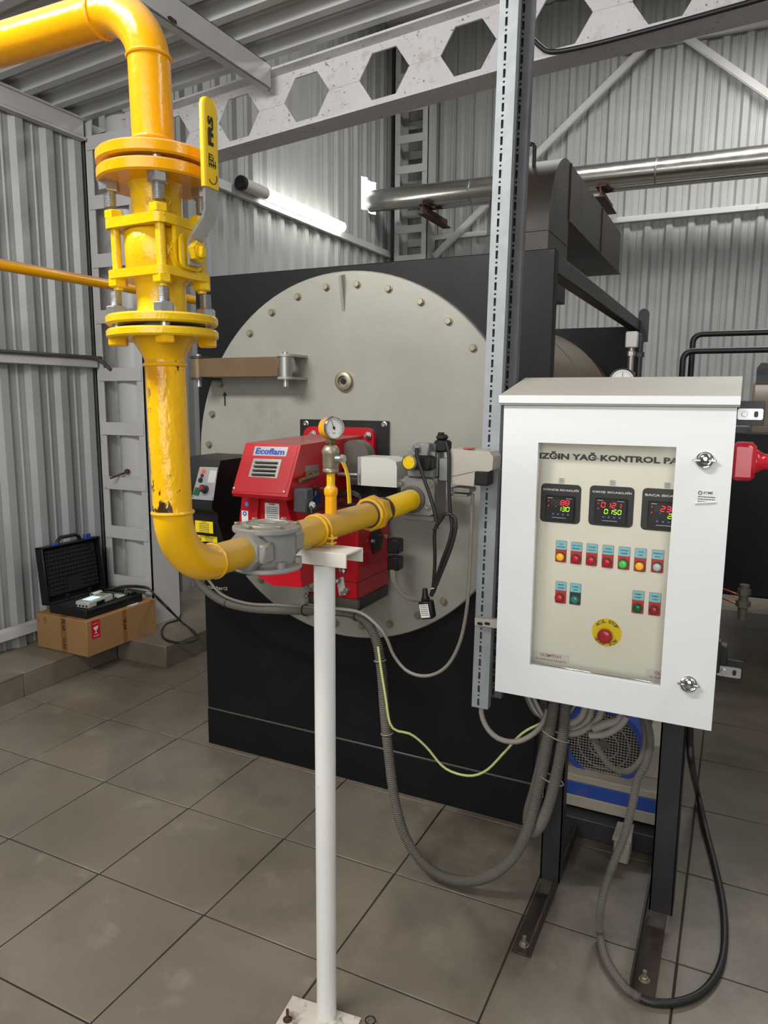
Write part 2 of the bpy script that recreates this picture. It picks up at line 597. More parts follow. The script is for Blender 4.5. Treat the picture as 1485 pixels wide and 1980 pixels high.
# tiled plinth along the left wall and round the column foot
plinth = MB().box(-1.6, -1.085, -4.6, 5.95, 0, 0.12).box(-1.6, -0.69, 1.128, 5.95, 0, 0.12).build('trim_1', M_grout, kind='structure')
for k in range(-9, 3):
    y0 = 0.457 + (k - 1) * 0.45
    y1 = min(y0 + 0.45, 1.116)
    if y1 - y0 < 0.05:
        continue
    MB().box(-1.52, -1.075, y0 + .002, y1 - .002, 0.12, 0.131, 0.002).build('tile', M_tile, plinth)
    MB().box(-1.085, -1.0755, y0 + .002, y1 - .002, 0.001, 0.1195, 0.001).build('tile', M_tile, plinth)
MB().box(-1.0745, -0.684, 1.1185, 1.128, 0.001, 0.133, 0.001).build('tile', M_tile, plinth)
for k in range(10):
    y0 = 1.1185 + k * 0.45
    MB().box(-1.47, -0.682, y0 + .001, y0 + .448, 0.12, 0.136, 0.002).build('tile', M_tile, plinth)
    MB().box(-0.69, -0.682, y0 + .001, y0 + .448, 0.001, 0.1195, 0.001).build('tile', M_tile, plinth)


# ---------------------------------------------------------------- setting: corrugated cladding
PIT = 0.2025
PROFILE = [(0.0, 0.0), (0.036, 0.0), (0.042, 0.006), (0.050, 0.006), (0.056, 0.0), (0.092, 0.0), (0.116, 0.03), (0.166, 0.03), (0.19, 0.0)]


def sheet(n, h, hole=None, dp=1.0):
    """one profiled sheet, n ribs wide, h tall, in its own (along, depth, up) frame; hole = (a0, a1, z0, z1)"""
    us = [(k * PIT + a, d * dp) for k in range(n) for a, d in PROFILE] + [(n * PIT - 0.0015, 0.0)]
    vs, fs = [], []
    zs = [0, h] if not hole else [0, hole[2], hole[3], h]
    for z in zs:
        vs += [(a, d, z) for a, d in us]
    m = len(us)
    for r in range(len(zs) - 1):
        for i in range(m - 1):
            if hole and r == 1 and us[i + 1][0] > hole[0] and us[i][0] < hole[1]:
                continue
            fs.append((r * m + i, r * m + i + 1, (r + 1) * m + i + 1, (r + 1) * m + i))
    return vs, fs


_sheets = {}


def clad(parent, name, n, h, origin, u, d, w, mtl, hole=None, dp=1.0):
    key = (n, round(h, 3), tuple(u), tuple(d), tuple(w), mtl.name, hole)
    u, d, w = V(u), V(d), V(w)
    if key in _sheets:
        src, off = _sheets[key]
        return again(src, name, V(origin) + off, parent)
    vs, fs = sheet(n, h, hole, dp)
    o = MB().add([V(origin) + u * a + d * b + w * c for a, b, c in vs], fs).build(name, mtl, parent, smooth=False, fix=False)
    _sheets[key] = (o, WO[o.name] - V(origin))
    return o


HOLE = (5.14, 5.47, 3.60, 3.93)
BHO = (5.05, 5.90, 3.50, 4.05)          # ragged opening round the duct: y0, y1, z0, z1
wl = MB().box(XW - 0.12, XW - 0.06, -4.7, 1.5, 0.0, 3.3).box(XW - 0.12, XW - 0.06, 1.5, BHO[0], 0, 5.7)
wl.box(XW - 0.12, XW - 0.06, BHO[1], 6.15, 0, 5.7).box(XW - 0.12, XW - 0.06, BHO[0], BHO[1], 0, BHO[2]).box(XW - 0.12, XW - 0.06, BHO[0], BHO[1], BHO[3], 5.7)
wall_left = wl.build('wall_left', M_frame, kind='structure')
y = 1.42 - 6 * 5 * PIT
while y < 1.40:
    clad(wall_left, 'cladding_sheet', 5, 3.17, (XW - 0.03, y, 0.131), EY, EX, EZ, M_sheet)
    y += 5 * PIT
y = 1.42
while y < 5.8:
    n = 5 if y + 5 * PIT < 6.0 else 3
    hh = (HOLE[0] - y, HOLE[1] - y, HOLE[2] - 0.131, HOLE[3] - 0.131) if y < HOLE[0] < y + 5 * PIT else None
    clad(wall_left, 'cladding_sheet', n, 5.5, (XW - 0.03, y, 0.131), EY, EX, EZ, M_sheet, hh)
    y += n * PIT
wall_back = MB().box(-1.6, 5.2, YB + 0.06, YB + 0.12, 0, 5.7).build('wall_back', M_frame, kind='structure')
x = XW
while x < 5.0:
    clad(wall_back, 'cladding_sheet', 4, 5.6, (x, YB + 0.03, 0.0), EX, -EY, EZ, M_sheet)
    x += 4 * PIT
MB().box(5.1, 5.2, -4.7, 6.15, 0, 5.7).build('wall_right', M_frame, kind='structure')
MB().box(-1.6, 5.2, -4.75, -4.65, 0, 4.0).build('wall_front', M_frame, kind='structure')


def roof_z(x):
    return 3.362 + 0.075 * (x + 0.09)


# low roof of the near bay: profiled sheets running across the room, high roof behind the beam
ceiling = MB().prism([(-1.6, -4.75, roof_z(-1.6) + .1), (5.2, -4.75, roof_z(5.2) + .1), (5.2, -4.75, roof_z(5.2) + .13), (-1.6, -4.75, roof_z(-1.6) + .13)], (0, 6.2, 0))
ceiling.box(-1.6, 5.2, 1.4, 6.15, 5.62, 5.72).prism([(-1.6, 1.40, 3.40), (5.2, 1.40, roof_z(5.2) + 0.1), (5.2, 1.40, 5.7), (-1.6, 1.40, 5.7)], (0, 0.03, 0))
ceiling = ceiling.build('ceiling', M_frame, kind='structure')
sl = V((1, 0, 0.075)).normalized()
dn = V((0.075, 0, -1)).normalized()
y = 1.44 - 6 * 5 * PIT
while y < 1.42:
    clad(ceiling, 'roof_sheet', 5, 6.6, (-1.5, y, roof_z(-1.5) + 0.05), EY, dn, sl, M_roof, None, 1.6)
    y += 5 * PIT


# ---------------------------------------------------------------- steel frame
def channel(mb, x0, x1, y0, y1, z0, z1, b=0.003):
    mb.box(x0, x1, y0, y1, z0, z1, b)


m = MB().box(XW + 0.004, XW + 0.034, -4.6, 1.385, 3.145, 3.275, 0.004).box(XW + 0.034, XW + 0.05, -4.6, 1.385, 3.145, 3.165, 0.003)
m.box(XW + 0.034, XW + 0.05, -4.6, 1.385, 3.258, 3.275, 0.003)
tag(m.build('eave_beam', M_frame), 'grey channel eave beam along the top of the left corrugated wall', 'beam')
m = MB().box(XW + 0.004, XW + 0.05, -4.6, 1.385, 1.788, 1.838, 0.004)
tag(m.build('wall_girt', M_frame), 'grey horizontal girt halfway up the left wall carrying a dark cable', 'girt')
m = MB().box(XW + 0.004, XW + 0.05, -4.6, 1.385, 0.212, 0.266, 0.004).box(XW + 0.004, XW + 0.02, -4.6, 1.385, 0.266, 0.275)
tag(m.build('wall_girt', M_frame), 'low pale rail along the foot of the left wall behind the cardboard box', 'girt')
m = MB().box(XW + 0.004, XW + 0.05, 1.76, 5.70, 3.19, 3.262, 0.004)
tag(m.build('wall_girt', M_frame), 'pale girt on the far left wall under the lit tube lamp', 'girt')
m = MB().box(-1.05, 5.0, YB - 0.055, YB - 0.004, 3.385, 3.44, 0.004)
tag(m.build('wall_girt', M_frame), 'pale horizontal girt across the back wall behind the brown flue', 'girt')
m = MB().box(1.0, 5.0, YB - 0.055, YB - 0.004, 4.98, 5.05, 0.004)
tag(m.build('wall_girt', M_frame), 'high girt on the back wall just under the perforated beam, upper right', 'girt')

m = MB()
m.box(-0.098, -0.090, -4.6, 1.44, 3.24, 3.362, 0.002).box(-0.148, -0.090, -4.6, 1.44, 3.24, 3.248, 0.002).box(-0.148, -0.09, -4.6, 1.44, 3.354, 3.362, 0.002)
tag(m.build('roof_purlin', M_frame), 'grey roof purlin with a rust spot running from above the yellow elbow to the beam', 'purlin')

MB().plate([(-.03, .0), (-.01, .012), (.03, .01), (.035, -.006), (.0, -.012), (-.02, -.008)], at(332, 38, X=-0.0895), EY, EZ, .0005).build('rust_spot', M_rusty, bpy.data.objects['roof_purlin'])

# castellated rafter
YWEB = 1.53


def bz(x):          # underside of the beam
    return 2.985 + 0.0815 * (x + 0.466) * 1.0 if x < 1.2 else 2.985 + 0.0815 * 1.666 + 0.055 * (x - 1.2)


bd = 0.335
beam = thing('castellated_beam', 'off-white castellated rafter with hexagonal openings crossing overhead', 'beam', (-1.0, YWEB, bz(-1.0)))
web = MB()
hx = [at(a, b, Y=YWEB - 0.004) for a, b in ((330, 245), (461, 218), (592, 177), (742, 133), (905, 80), (1085, 25))]
cent = [p.x for p in hx]
while cent[-1] < 4.6:
    cent.append(cent[-1] + 0.45)
cent.insert(0, cent[0] - 0.45)
H = 0.112         # half height of an opening
a_, b_ = 0.142, 0.068   # half widths at tip and at flat
edges = [-1.2] + [(p + q) / 2 for p, q in zip(cent, cent[1:])] + [cent[-1] + 0.22]
for k, c in enumerate(cent):
    e0, e1 = edges[k], edges[k + 1]
    for sgn in (1, -1):
        o = []
        for px, pz in ((e0, 0), (c - a_, 0), (c - b_, H), (c + b_, H), (c + a_, 0), (e1, 0)):
            o.append(V((px, YWEB - 0.004, bz(px) + bd / 2 + 0.008 + sgn * pz)))
        t = [V((p.x, p.y, bz(p.x) + (bd - 0.004 if sgn > 0 else 0.006))) for p in o]
        for i in range(5):
            web.prism([o[i], o[i + 1], t[i + 1], t[i]], (0, 0.008, 0))
web.build('web', M_beam, beam, smooth=False)
for zz, nm in ((0.0, 'flange'), (bd - 0.01, 'flange')):
    q = MB()
    xs = [-1.2, 0.0, 1.2, 3.0, 5.0]
    q.rings([[V((x, YWEB - 0.08, bz(x) + zz)), V((x, YWEB + 0.08, bz(x) + zz)), V((x, YWEB + 0.08, bz(x) + zz + 0.011)), V((x, YWEB - 0.08, bz(x) + zz + 0.011))] for x in xs])
    q.build(nm, M_beam, beam, smooth=False)
w_ = MB()
for k in range(len(cent) - 1):
    x0, x1 = cent[k] + a_ + .002, cent[k + 1] - a_ - .002
    z0, z1 = [bz(x) + bd / 2 + 0.008 for x in (x0, x1)]
    w_.tube([(x0, YWEB - 0.0045, z0), (x1, YWEB - 0.0045, z1)], 0.0022, 6)
w_.build('weld_seam', M_frame, beam)


def lattice(name, label, x0, x1, y0, y1, z0, z1, zb, fl=0.065, bh=0.082):
    """column of two channels tied by batten plates"""
    t = thing(name, label, 'column', ((x0 + x1) / 2, (y0 + y1) / 2, z0))
    for a, b, w in ((x0, x0 + fl, x0), (x1 - fl, x1, x1 - 0.012)):
        q = MB().box(a, b, y0 + 0.008, y0 + 0.016, z0, z1, 0.001).box(w, w + 0.012, y0 + 0.008, y1, z0, z1, 0.001).box(a, b, y1 - 0.008, y1, z0, z1, 0.001)
        q.build('channel', M_frame, t)
    for z in zb:
        MB().box(x0 + fl * 0.45, x1 - fl * 0.3, y0, y0 + 0.008, z - bh / 2, z + bh / 2, 0.001).build('batten_plate', M_frame, t)
        MB().box(x0 + fl * 0.3, x1 - fl * 0.3, y1, y1 + 0.008, z - bh / 2 - 0.1, z + bh / 2 - 0.1, 0.001).build('batten_plate', M_frame, t)
    return t


zb = [at(a, b, Y=1.40).z for a, b in ((195, 272), (200, 389), (204, 503), (208, 612), (215, 724), (225, 829), (235, 935), (245, 1031), (255, 1127))]
c1 = lattice('lattice_column', 'grey battened column in the left corner behind the yellow ball valve', -1.45, -1.04, 1.40, 1.66, 0.133, 3.27, zb)
MB().cyl((-1.245, 1.55, 0.134), (-1.245, 1.55, 3.3), 0.118, n=28).build('downpipe', M_downpipe, c1)
zb = [2.3 + 0.312 * k for k in range(11)]
z0 = at(790, 443, Y=5.66).z
zb = [z0 + 0.315 * k for k in range(-6, 8)]
X0, X1 = at(761, 350, Y=5.66).x, at(827, 350, Y=5.66).x
c2 = lattice('lattice_column', 'far grey battened column in the back left corner beside the duct', X0, X1, 5.66, 5.90, 0.136, 5.6, zb, fl=0.072)


def bar(a, b, w, th, nrm):
    """flat or angle bar from a to b"""
    a, b, nrm = V(a), V(b), V(nrm).normalized()
    d = (b - a).normalized()
    s_ = d.cross(nrm).normalized()
    return MB().prism([a - s_ * w / 2, a + s_ * w / 2, a + s_ * w / 2 + nrm * th, a - s_ * w / 2 + nrm * th], b - a).prism([a + s_ * w / 2, a + s_ * (w / 2 + th), a + s_ * (w / 2 + th) - nrm * w * 0.6, a + s_ * w / 2 - nrm * w * 0.6], b - a)


pa, pb = at(838, 496, Y=5.84), at(1256, 80, Y=5.84)
tag(bar(pa, pb, 0.06, 0.008, (0, -1, 0)).build('diagonal_brace', M_frame), 'long diagonal brace rising right from behind the boiler to the high girt', 'brace')
pa, pb = at(1312, 60, Y=5.84), at(1600, 262, Y=5.84)
tag(bar(pa, pb, 0.06, 0.008, (0, -1, 0)).build('diagonal_brace', M_frame), 'short diagonal brace falling to the right edge under the perforated beam', 'brace')

# ---------------------------------------------------------------- lit tube lamp on the far left wall
la, lb = at(463, 358, X=XW + 0.095), at(662, 436, X=XW + 0.095)
lz = (la.z + lb.z) / 2
t = thing('tube_lamp', 'lit white tube lamp with a dark end cap on the far left wall', 'lamp', (XW + 0.06, la.y, lz - 0.05))
MB().box(XW + 0.05, XW + 0.07, la.y + 0.05, lb.y - 0.05, lz - 0.035, lz + 0.02, 0.004).build('mounting_rail', M_frame, t)
MB().cyl((XW + 0.1, la.y + 0.03, lz), (XW + 0.1, la.y + 0.34, lz), 0.048, n=20).build('housing', M_servo, t)
MB().cyl((XW + 0.1, la.y + 0.34, lz), (XW + 0.1, lb.y, lz), 0.046, n=20, ch=0.015).build('diffuser', M_tubelit, t)
MB().lathe((XW + 0.1, la.y - 0.01, lz), (0, 1, 0), [(0.045, 0), (0.056, 0.012), (0.056, 0.045), (0.05, 0.05)], 20).build('end_cap', M_plastic, t)

# ---------------------------------------------------------------- duct on the back wall
dz0, dz1, YD = at(720, 389, Y=5.32).z, at(1485, 306, Y=5.32).z, 5.32
dx1 = at(1485, 306, Y=5.32).x


def dzat(x):
    return dz0 + (dz1 - dz0) * (x + 1.45) / (dx1 + 1.45)


duct = thing('insulated_duct', 'shiny metal clad duct crossing the back wall from a hole in the corner', 'duct', (1.0, YD, dzat(1.0) - 0.12))
xs = [-1.62, -0.32, 1.45, 3.2, 5.0]
for a, b in zip(xs, xs[1:]):
    MB().cyl((a, YD, dzat(a)), (b, YD, dzat(b)), 0.112, n=32).build('duct_section', M_duct, duct)
for a in xs[1:-1]:
    MB().lathe((a - 0.01, YD, dzat(a)), (1, 0, dz1 - dz0), [(0.113, 0), (0.117, 0.004), (0.117, 0.016), (0.113, 0.02)], 32).build('joint_band', M_steel, duct)
p2 = MB().cyl((-0.95, YD + 0.2, dzat(-0.95) - 0.05), (5.0, YD + 0.2, dzat(5.0) - 0.05), 0.05, n=20)
tag(p2.build('insulated_pipe', M_duct), 'thinner shiny pipe running just behind and below the large duct', 'pipe')
for x, lb_ in ((-0.8, 'rusty steel bracket under the duct by the far column'), (0.98, 'rusty steel bracket under the duct right of the brown flue')):
    z = dzat(x) - 0.117
    q = MB().box(x - 0.045, x + 0.045, YD - 0.14, YD + 0.12, z - 0.008, z, 0.001).box(x - 0.005, x + 0.005, YD - 0.14, YB - 0.06, z - 0.09, z - 0.008, 0.001).box(x - 0.045, x + 0.045, YD - 0.14, YB - 0.06, z - 0.1, z - 0.09, 0.001)
    tag(q.build('duct_bracket', M_rusty), lb_, 'bracket')

# thin gas line and conduits on the left wall
yl = [at(0, 516, X=-1.40), at(215, 546, X=-1.40)]
p0, p1 = V((-0.95, -0.62, 2.225)), V((-0.95, 2.3, 2.235))
m = MB().tube([V((-1.43, -0.72, 2.225)), V((-1.05, -0.72, 2.225))] + arc(V((-1.05, -0.62, 2.225)), EX, -EY, 0.1, PI / 2, 0, 8)[1:] + [p1], 0.028, 18)
tag(m.build('thin_gas_pipe', M_yellow), 'thinner yellow gas pipe running level past the left column behind the valve', 'pipe')
g0 = [(-1.392, -4.5, 1.850), (-1.392, 0.9, 1.850), (-1.392, 1.26, 1.849), (-1.38, 1.37, 1.84), (-1.33, 1.388, 1.80), (-1.30, 1.392, 1.775)]
tag(cable('conduit', g0, 0.0115, M_hosedark), 'dark grey conduit lying on the girt of the left wall', 'conduit')
m = cable('cable', [at(1012, 30, Y=1.44), at(1020, 62, Y=1.44), at(1045, 90, Y=1.44), at(1066, 100, Y=1.44), at(1120, 92, Y=1.44), at(1240, 62, Y=1.44), at(1485, -6, Y=1.44), at(1700, -70, Y=1.44)], 0.011, M_cableblack)
tag(m, 'black cable tied along the perforated beam right of the strut', 'cable')
# ---------------------------------------------------------------- boiler
BX0, BX1, BY, BH = 0.16, 1.70, 0.48, 2.11
DC, DR, DY = V((0.913, 0.44, 1.364)), 0.718, 0.44
boiler = thing('boiler', 'large black boiler with a round pale grey bolted door behind the red burner', 'boiler', (0.93, 1.6, 0.0))
fp = MB().box(BX0, BX1, BY, BY + 0.05, 0.0, BH, 0.003).build('front_panel', M_black, boiler)
MB().box(BX0 + .002, BX1 - .002, BY - 0.006, BY, 0.172, 0.18, 0.002).build('weld_bead', M_dkgrey, fp)
MB().box(BX0, BX1, BY - 0.0025, BY, 0.0, 0.17, 0.001).build('base_strip', M_black, fp)
MB().box(BX1 - 0.055, BX1, BY + .05, 2.84, 2.035, 2.1, 0.003).build('top_rail', M_blackframe, boiler)
MB().box(BX0, BX0 + 0.055, BY + .05, 2.84, 2.035, 2.1, 0.003).build('top_rail', M_blackframe, boiler)
MB().box(BX0, BX1, 2.84, 2.90, 0.0, 2.07, 0.003).build('rear_panel', M_black, boiler)
MB().box(BX1 - 0.2, BX1 - 0.06, 0.531, 0.60, 0.15, 2.03, 0.003).build('corner_post', M_black, boiler)
MB().cyl((DC.x, BY + .05, DC.z), (DC.x, 2.84, DC.z), 0.715, n=72).build('barrel', M_barrel, boiler)
for yy in (1.15, 1.9):
    MB().lathe((DC.x, yy, DC.z), (0, 1, 0), [(0.716, 0), (0.7185, 0.003), (0.7185, 0.04), (0.716, 0.043)], 72).build('strap_band', M_barrel, boiler)
for x_ in (BX0 + .03, BX1 - .12):
    MB().box(x_, x_ + .09, 0.53, 2.84, 0, 0.12, 0.003).build('skid', M_blackframe, boiler)
sd = MB().plate([(-0.03, 0), (0.03, 0), (0.03, 0.17)] + [(0.03 * math.cos(a * PI / 8), 0.17 + 0.03 * math.sin(a * PI / 8)) for a in range(1, 8)] + [(-0.03, 0.17)], (1.715, 2.84, 1.97), (1, 0, 0), (0, 0, 1), 0.04)
sd.build('lifting_lug', M_blackframe, boiler)

dr = MB().lathe((DC.x, BY, DC.z), (0, -1, 0), [(DR, 0), (DR, 0.036), (DR - 0.004, 0.04)], 110).build('door', M_door, boiler)
bolt_px = [(630, 543), (573, 562), (521, 593), (477, 635), (418, 738), (401, 797), (394, 858), (692, 536), (755, 545), (820, 571), (876, 610), (926, 663),
           (497, 1134), (591, 1203), (649, 1224), (703, 1231), (760, 1226), (818, 1210), (871, 1180), (443, 1066)]
bt = None
R_B = DR - 0.05
for px, py in bolt_px:
    p = at(px, py, Y=DY)
    d_ = V((p.x - DC.x, 0, p.z - DC.z)).normalized()
    p = V((DC.x, DY, DC.z)) + d_ * R_B if (p - V((DC.x, DY, DC.z))).length > R_B - 0.06 else p
    if bt is None:
        bt = MB().lathe(p, (0, -1, 0), [(0.0155, 0), (0.0155, 0.003)], 16).hexn(p + V((0, -0.003, 0)), (0, -1, 0), 0.0125, 0.011).build('bolt', M_bolt, dr)
        bo = WO[bt.name] - p
    else:
        again(bt, 'bolt', p + bo, dr)
p = at(664, 563, Y=DY)
MB().prism([(p.x - 0.006, DY, p.z + 0.062), (p.x - 0.006, DY - 0.03, p.z + 0.05), (p.x - 0.006, DY - 0.006, p.z - 0.06), (p.x - 0.006, DY, p.z - 0.075)], (0.012, 0, 0)).build('lifting_gusset', M_door, dr)
p = at(667, 737, Y=DY)
MB().lathe(p, (0, -1, 0), [(0.036, 0), (0.036, 0.018), (0.030, 0.022), (0.020, 0.022), (0.018, 0.012)], 28).build('sight_glass', M_bolt, dr)
MB().lathe(p + V((0, -0.0125, 0)), (0, -1, 0), [(0.012, 0), (0.012, 0.004)], 16).build('sight_lens', M_plastic, dr)
p = at(435, 771, Y=DY)
ar = MB().plate([(-0.004, -0.03), (0.004, -0.03), (0.004, 0.012), (0.012, 0.012), (0, 0.03), (-0.012, 0.012), (-0.004, 0.012)], p + V((0, -0.0003, 0)), EX, EZ, 0.0004)
ar.build('stencil_arrow', M_ink, dr)
# hinge arm at the left
hy = 0.335
ha, hb = at(384, 712, Y=hy), at(552, 708, Y=hy)
arm = MB().box(ha.x + 0.02, hb.x - 0.02, hy - 0.02, hy + 0.02, ha.z - 0.038, ha.z + 0.038, 0.003).build('hinge_arm', M_bronze, boiler)
for p, nm in ((ha, 0), (hb, 1)):
    c = V((p.x, hy, ha.z))
    MB().cyl(c - EZ * 0.042, c + EZ * 0.042, 0.027, n=24).build('hinge_barrel', M_steel if nm else M_bronze, arm)
    MB().cyl(c - EZ * 0.075, c + EZ * 0.056, 0.011, n=12).build('hinge_pin', M_zinc, arm)
    for s_ in (-1, 1):
        z_ = c.z + s_ * 0.048
        q = MB().prism([c + V((0.032 * math.cos(a), 0.032 * math.sin(a), s_ * 0.043 - 0.004)) for a in [PI + PI * k / 8 for k in range(9)]] + [V((c.x + 0.035, DY if nm else BY, c.z + s_ * 0.043 - 0.004)), V((c.x - 0.03, DY if nm else BY, c.z + s_ * 0.043 - 0.004))], (0, 0, 0.009))
        q.build('hinge_lug', M_door if nm else M_blackframe, arm)
# maker's lettering on the lower left of the front panel
c = at(428, 1137, Y=BY - .003)
text('maker_lettering', 'OLİMPİYAT', at(416, 1136, Y=BY - .004), EX, EZ, 0.085, M_inkwhite, fp, bold=0.02)
text('ce_mark', 'CE', at(436, 1138, Y=BY - .004), EX, EZ, 0.022, M_inkwhite, fp)
text('maker_lettering', 'ISI MAKİNA SANAYİ', at(424, 1143, Y=BY - .004), EX, EZ, 0.05, M_inkgrey, fp)

# gauge and pressure switch on the boiler's shoulder
g = thing('boiler_thermometer', 'round black-rimmed dial thermometer peeping over the cabinet hood', 'thermometer', at(1203, 735, Y=0.72))
gc = at(1203, 737, Y=0.72)
MB().lathe(gc, (0.2, -1, 0.1), [(0.043, -0.03), (0.047, -0.005), (0.047, 0.006), (0.041, 0.008)], 32).build('case', M_plastic, g)
MB().lathe(gc + V((0.2, -1, .1)).normalized() * 0.0085, (0.2, -1, 0.1), [(0.040, 0), (0.040, 0.001)], 32).build('dial', M_paper, g)
MB().cyl(gc + V((0, 0.03, 0)), gc + V((-0.25, 0.35, -0.12)), 0.009, n=10).build('stem', M_steel, g)
nz = V((0.2, -1, .1)).normalized()
nu = V((1, 0.2, 0)).normalized()
nw = nu.cross(nz) * -1
dd = MB()
for k in range(25):
    a = PI * (1.2 - 1.4 * k / 24)
    dd.plate([(-0.0006, 0.031), (0.0006, 0.031), (0.0006, 0.037), (-0.0006, 0.037)], gc + nz * 0.0097, nu * math.sin(a) + nw * math.cos(a) if False else nu * math.cos(a - PI / 2) + nw * math.sin(a - PI / 2), nu * math.cos(a) + nw * math.sin(a), 0.0004)
dd.plate([(-0.0008, -0.005), (0.0008, -0.005), (0.0008, 0.033), (-0.0008, 0.033)], gc + nz * 0.0099, nu, nw, 0.0004)
dd.build('dial_marks', M_ink, g)

sp = at(1222, 657, Y=0.9)
t = thing('pressure_switch', 'small white boxed pressure switch standing on a brass tail above the cabinet', 'switch', sp - EZ * 0.2)
MB().box(sp.x - 0.022, sp.x + 0.022, 0.88, 0.92, sp.z - 0.03, sp.z + 0.03, 0.004).build('housing', M_servo, t)
MB().cyl(sp - EZ * 0.12, sp - EZ * 0.03, 0.011, n=12).hexn(sp - EZ * 0.06, EZ, 0.016, 0.018).build('stem', M_steel, t)
MB().cyl(sp - EZ * 0.26, sp - EZ * 0.12, 0.014, n=12).hexn(sp - EZ * 0.14, EZ, 0.019, 0.02).build('brass_tail', mat('brass', (170, 140, 70), 0.35, 0.8), t)
sp2 = at(1238, 660, Y=0.95)
MB().cyl(sp2 - EZ * 0.3, sp2 + EZ * 0.03, 0.012, n=12).hexn(sp2 - EZ * 0.06, EZ, 0.018, 0.02).hexn(sp2, EZ, 0.016, 0.02).build('manifold_pipe', M_blackframe, t)
MB().tube([V((1.42, sp.y, sp.z - .27)), sp - EZ * 0.27, sp2 - EZ * .3], 0.018, 14).build('manifold', M_blackframe, t)

# ---------------------------------------------------------------- flue hood
HX0, HX1 = 1.225, 1.50
fl = thing('flue_duct', 'brown heat-stained square flue bend on top of the black boiler', 'flue', (1.32, 2.0, 2.09))
prof = [(1.18, 2.33)] + [(1.52 - 0.34 * math.cos(a), 2.33 + 0.37 * math.sin(a)) for a in [PI / 2 * k / 12 for k in range(1, 13)]] + [(3.15, 2.70), (3.15, 2.445), (1.56, 2.445), (1.56, 2.06), (1.18, 2.06)]
MB().prism([(HX0, y, z) for y, z in prof], (HX1 - HX0, 0, 0)).build('bend', M_flue, fl, ang=25)
MB().box(HX0 - .002, HX1 + .002, 1.176, 1.565, 2.325, 2.333, 0.001).build('collar_seam', M_flue, fl)
q = MB().box(HX1, HX1 + 0.006, 1.555, 1.565, 2.445, 2.70)
q.box(HX1, HX1 + 0.006, 2.42, 2.432, 2.445, 2.70).box(HX0 - 0.02, HX1 + 0.008, 1.6, 3.156, 2.44, 2.446, 0.001)
q.build('seam_strip', M_flue, fl)
q = MB().torus((1.36, 1.32, 2.66), (1, 0.3, 0), 0.022, 0.006, 18, 8, 0, 2 * PI).box(1.35, 1.37, 1.3, 1.34, 2.58, 2.645, 0.003)
p = at(1026, 300, Y=1.34)
q = MB().tube(arc(V((p.x, 1.34, p.z + 0.03)), EX, EZ, 0.017, 0, PI, 10), 0.009, 8)
q.tube([(p.x - 0.017, 1.34, p.z + 0.03), (p.x - 0.017, 1.34, p.z - 0.09)], 0.009, 8).tube([(p.x + 0.017, 1.34, p.z + 0.03), (p.x + 0.017, 1.34, p.z - 0.09)], 0.009, 8)
q.build('lifting_eye', M_plastic, fl)

# ---------------------------------------------------------------- vessel, pipework and rails at the far right
vs = thing('black_vessel', 'black oil vessel with a brown rounded top at the right edge behind the cabinet', 'vessel', (2.95, 3.0, 0))
MB().box(2.25, 3.7, 2.9, 4.1, 0.40, 1.42, 0.01).build('casing', M_black, vs)
MB().cyl((2.36, 3.3, 1.45), (3.7, 3.3, 1.45), 0.29, n=48, ch=0.01).build('shell', M_barrel, vs)
for x in (2.9, 3.55):
    for y_ in (3.1, 4.0):
        MB().box(x, x + 0.08, y_, y_ + 0.08, 0, 0.40, 0.002).build('leg', M_blackframe, vs)
p = at(1474, 715, Y=2.95)
MB().plate([(-0.03, -0.09), (0.05, -0.09), (0.05, 0.02), (0.02, 0.04), (-0.01, 0.04), (-0.03, 0.01)], p, EX, EZ, 0.02).build('lifting_lug', M_blackframe, vs)
for a, b, lab in (((1318, 730), (1336, 679), 'lower'), ((1335, 728), (1352, 646), 'upper')):
    Yr = 2.55 if lab == 'lower' else 2.7
    p0, p1, p2 = at(*a, Y=Yr), at(*b, Y=Yr), at(1700, 650 if lab == 'upper' else 685, Y=Yr)
    z = p1.z
    x0 = p0.x
    pts = [V((x0, Yr, 0.0)), V((x0, Yr, z - 0.05))] + arc((x0 + 0.05, Yr, z - 0.05), -EX, EZ, 0.05, 0, PI / 2, 6) + [V((x0 + 1.5, Yr, z))]
    m = MB().tube(pts, 0.017, 14)
    tag(m.build('black_pipe', M_plastic), '%s of the two bent black pipes right of the flue at the far right' % lab, 'pipe')
t = thing('drain_valve', 'small dull brass drain valve with copper tubes right of the cabinet', 'valve', at(1440, 1190, Y=1.8))
p = at(1437, 1165, Y=1.8)
MB().cyl(p + EZ * 0.09, p - EZ * 0.05, 0.022, n=16).hexn(p - EZ * 0.02, EZ, 0.034, 0.03).hexn(p + EZ * 0.04, EZ, 0.03, 0.03).cyl(p - EZ * 0.085, p - EZ * 0.05, 0.02, n=16).build('body', M_dkgrey, t)
MB().tube([p + EZ * 0.09] + arc(p + V((0.05, 0, 0.09)), -EX, EZ, 0.05, 0, PI / 2, 6) + [p + V((0.45, 0.1, 0.14)), p + V((.5, 1.3, .14))], 0.021, 14).build('pipe', M_galv, t)
for dz_ in (0.035, -0.012):
    MB().tube([p + V((-0.02, 0, dz_)), p + V((-0.07, 0.02, dz_ + 0.01)), p + V((-0.3, 0.3, dz_ + 0.012)), p + V((-.45, .9, dz_ + .02))], 0.004, 8).build('copper_tube', M_copper, t)
# ---------------------------------------------------------------- gas line: drop pipe
YA = -1.09


def ax(y):                       # axis of the drop pipe at picture height y: it leans a little
    xs = ((100, 289.5), (150, 290), (330, 288.5), (625, 307.5), (760, 316), (1010, 335))
    for (a, p), (b, q) in zip(xs, xs[1:]):
        if y <= b:
            break
    return at(p + (q - p) * (y - a) / (b - a), y, Y=YA)


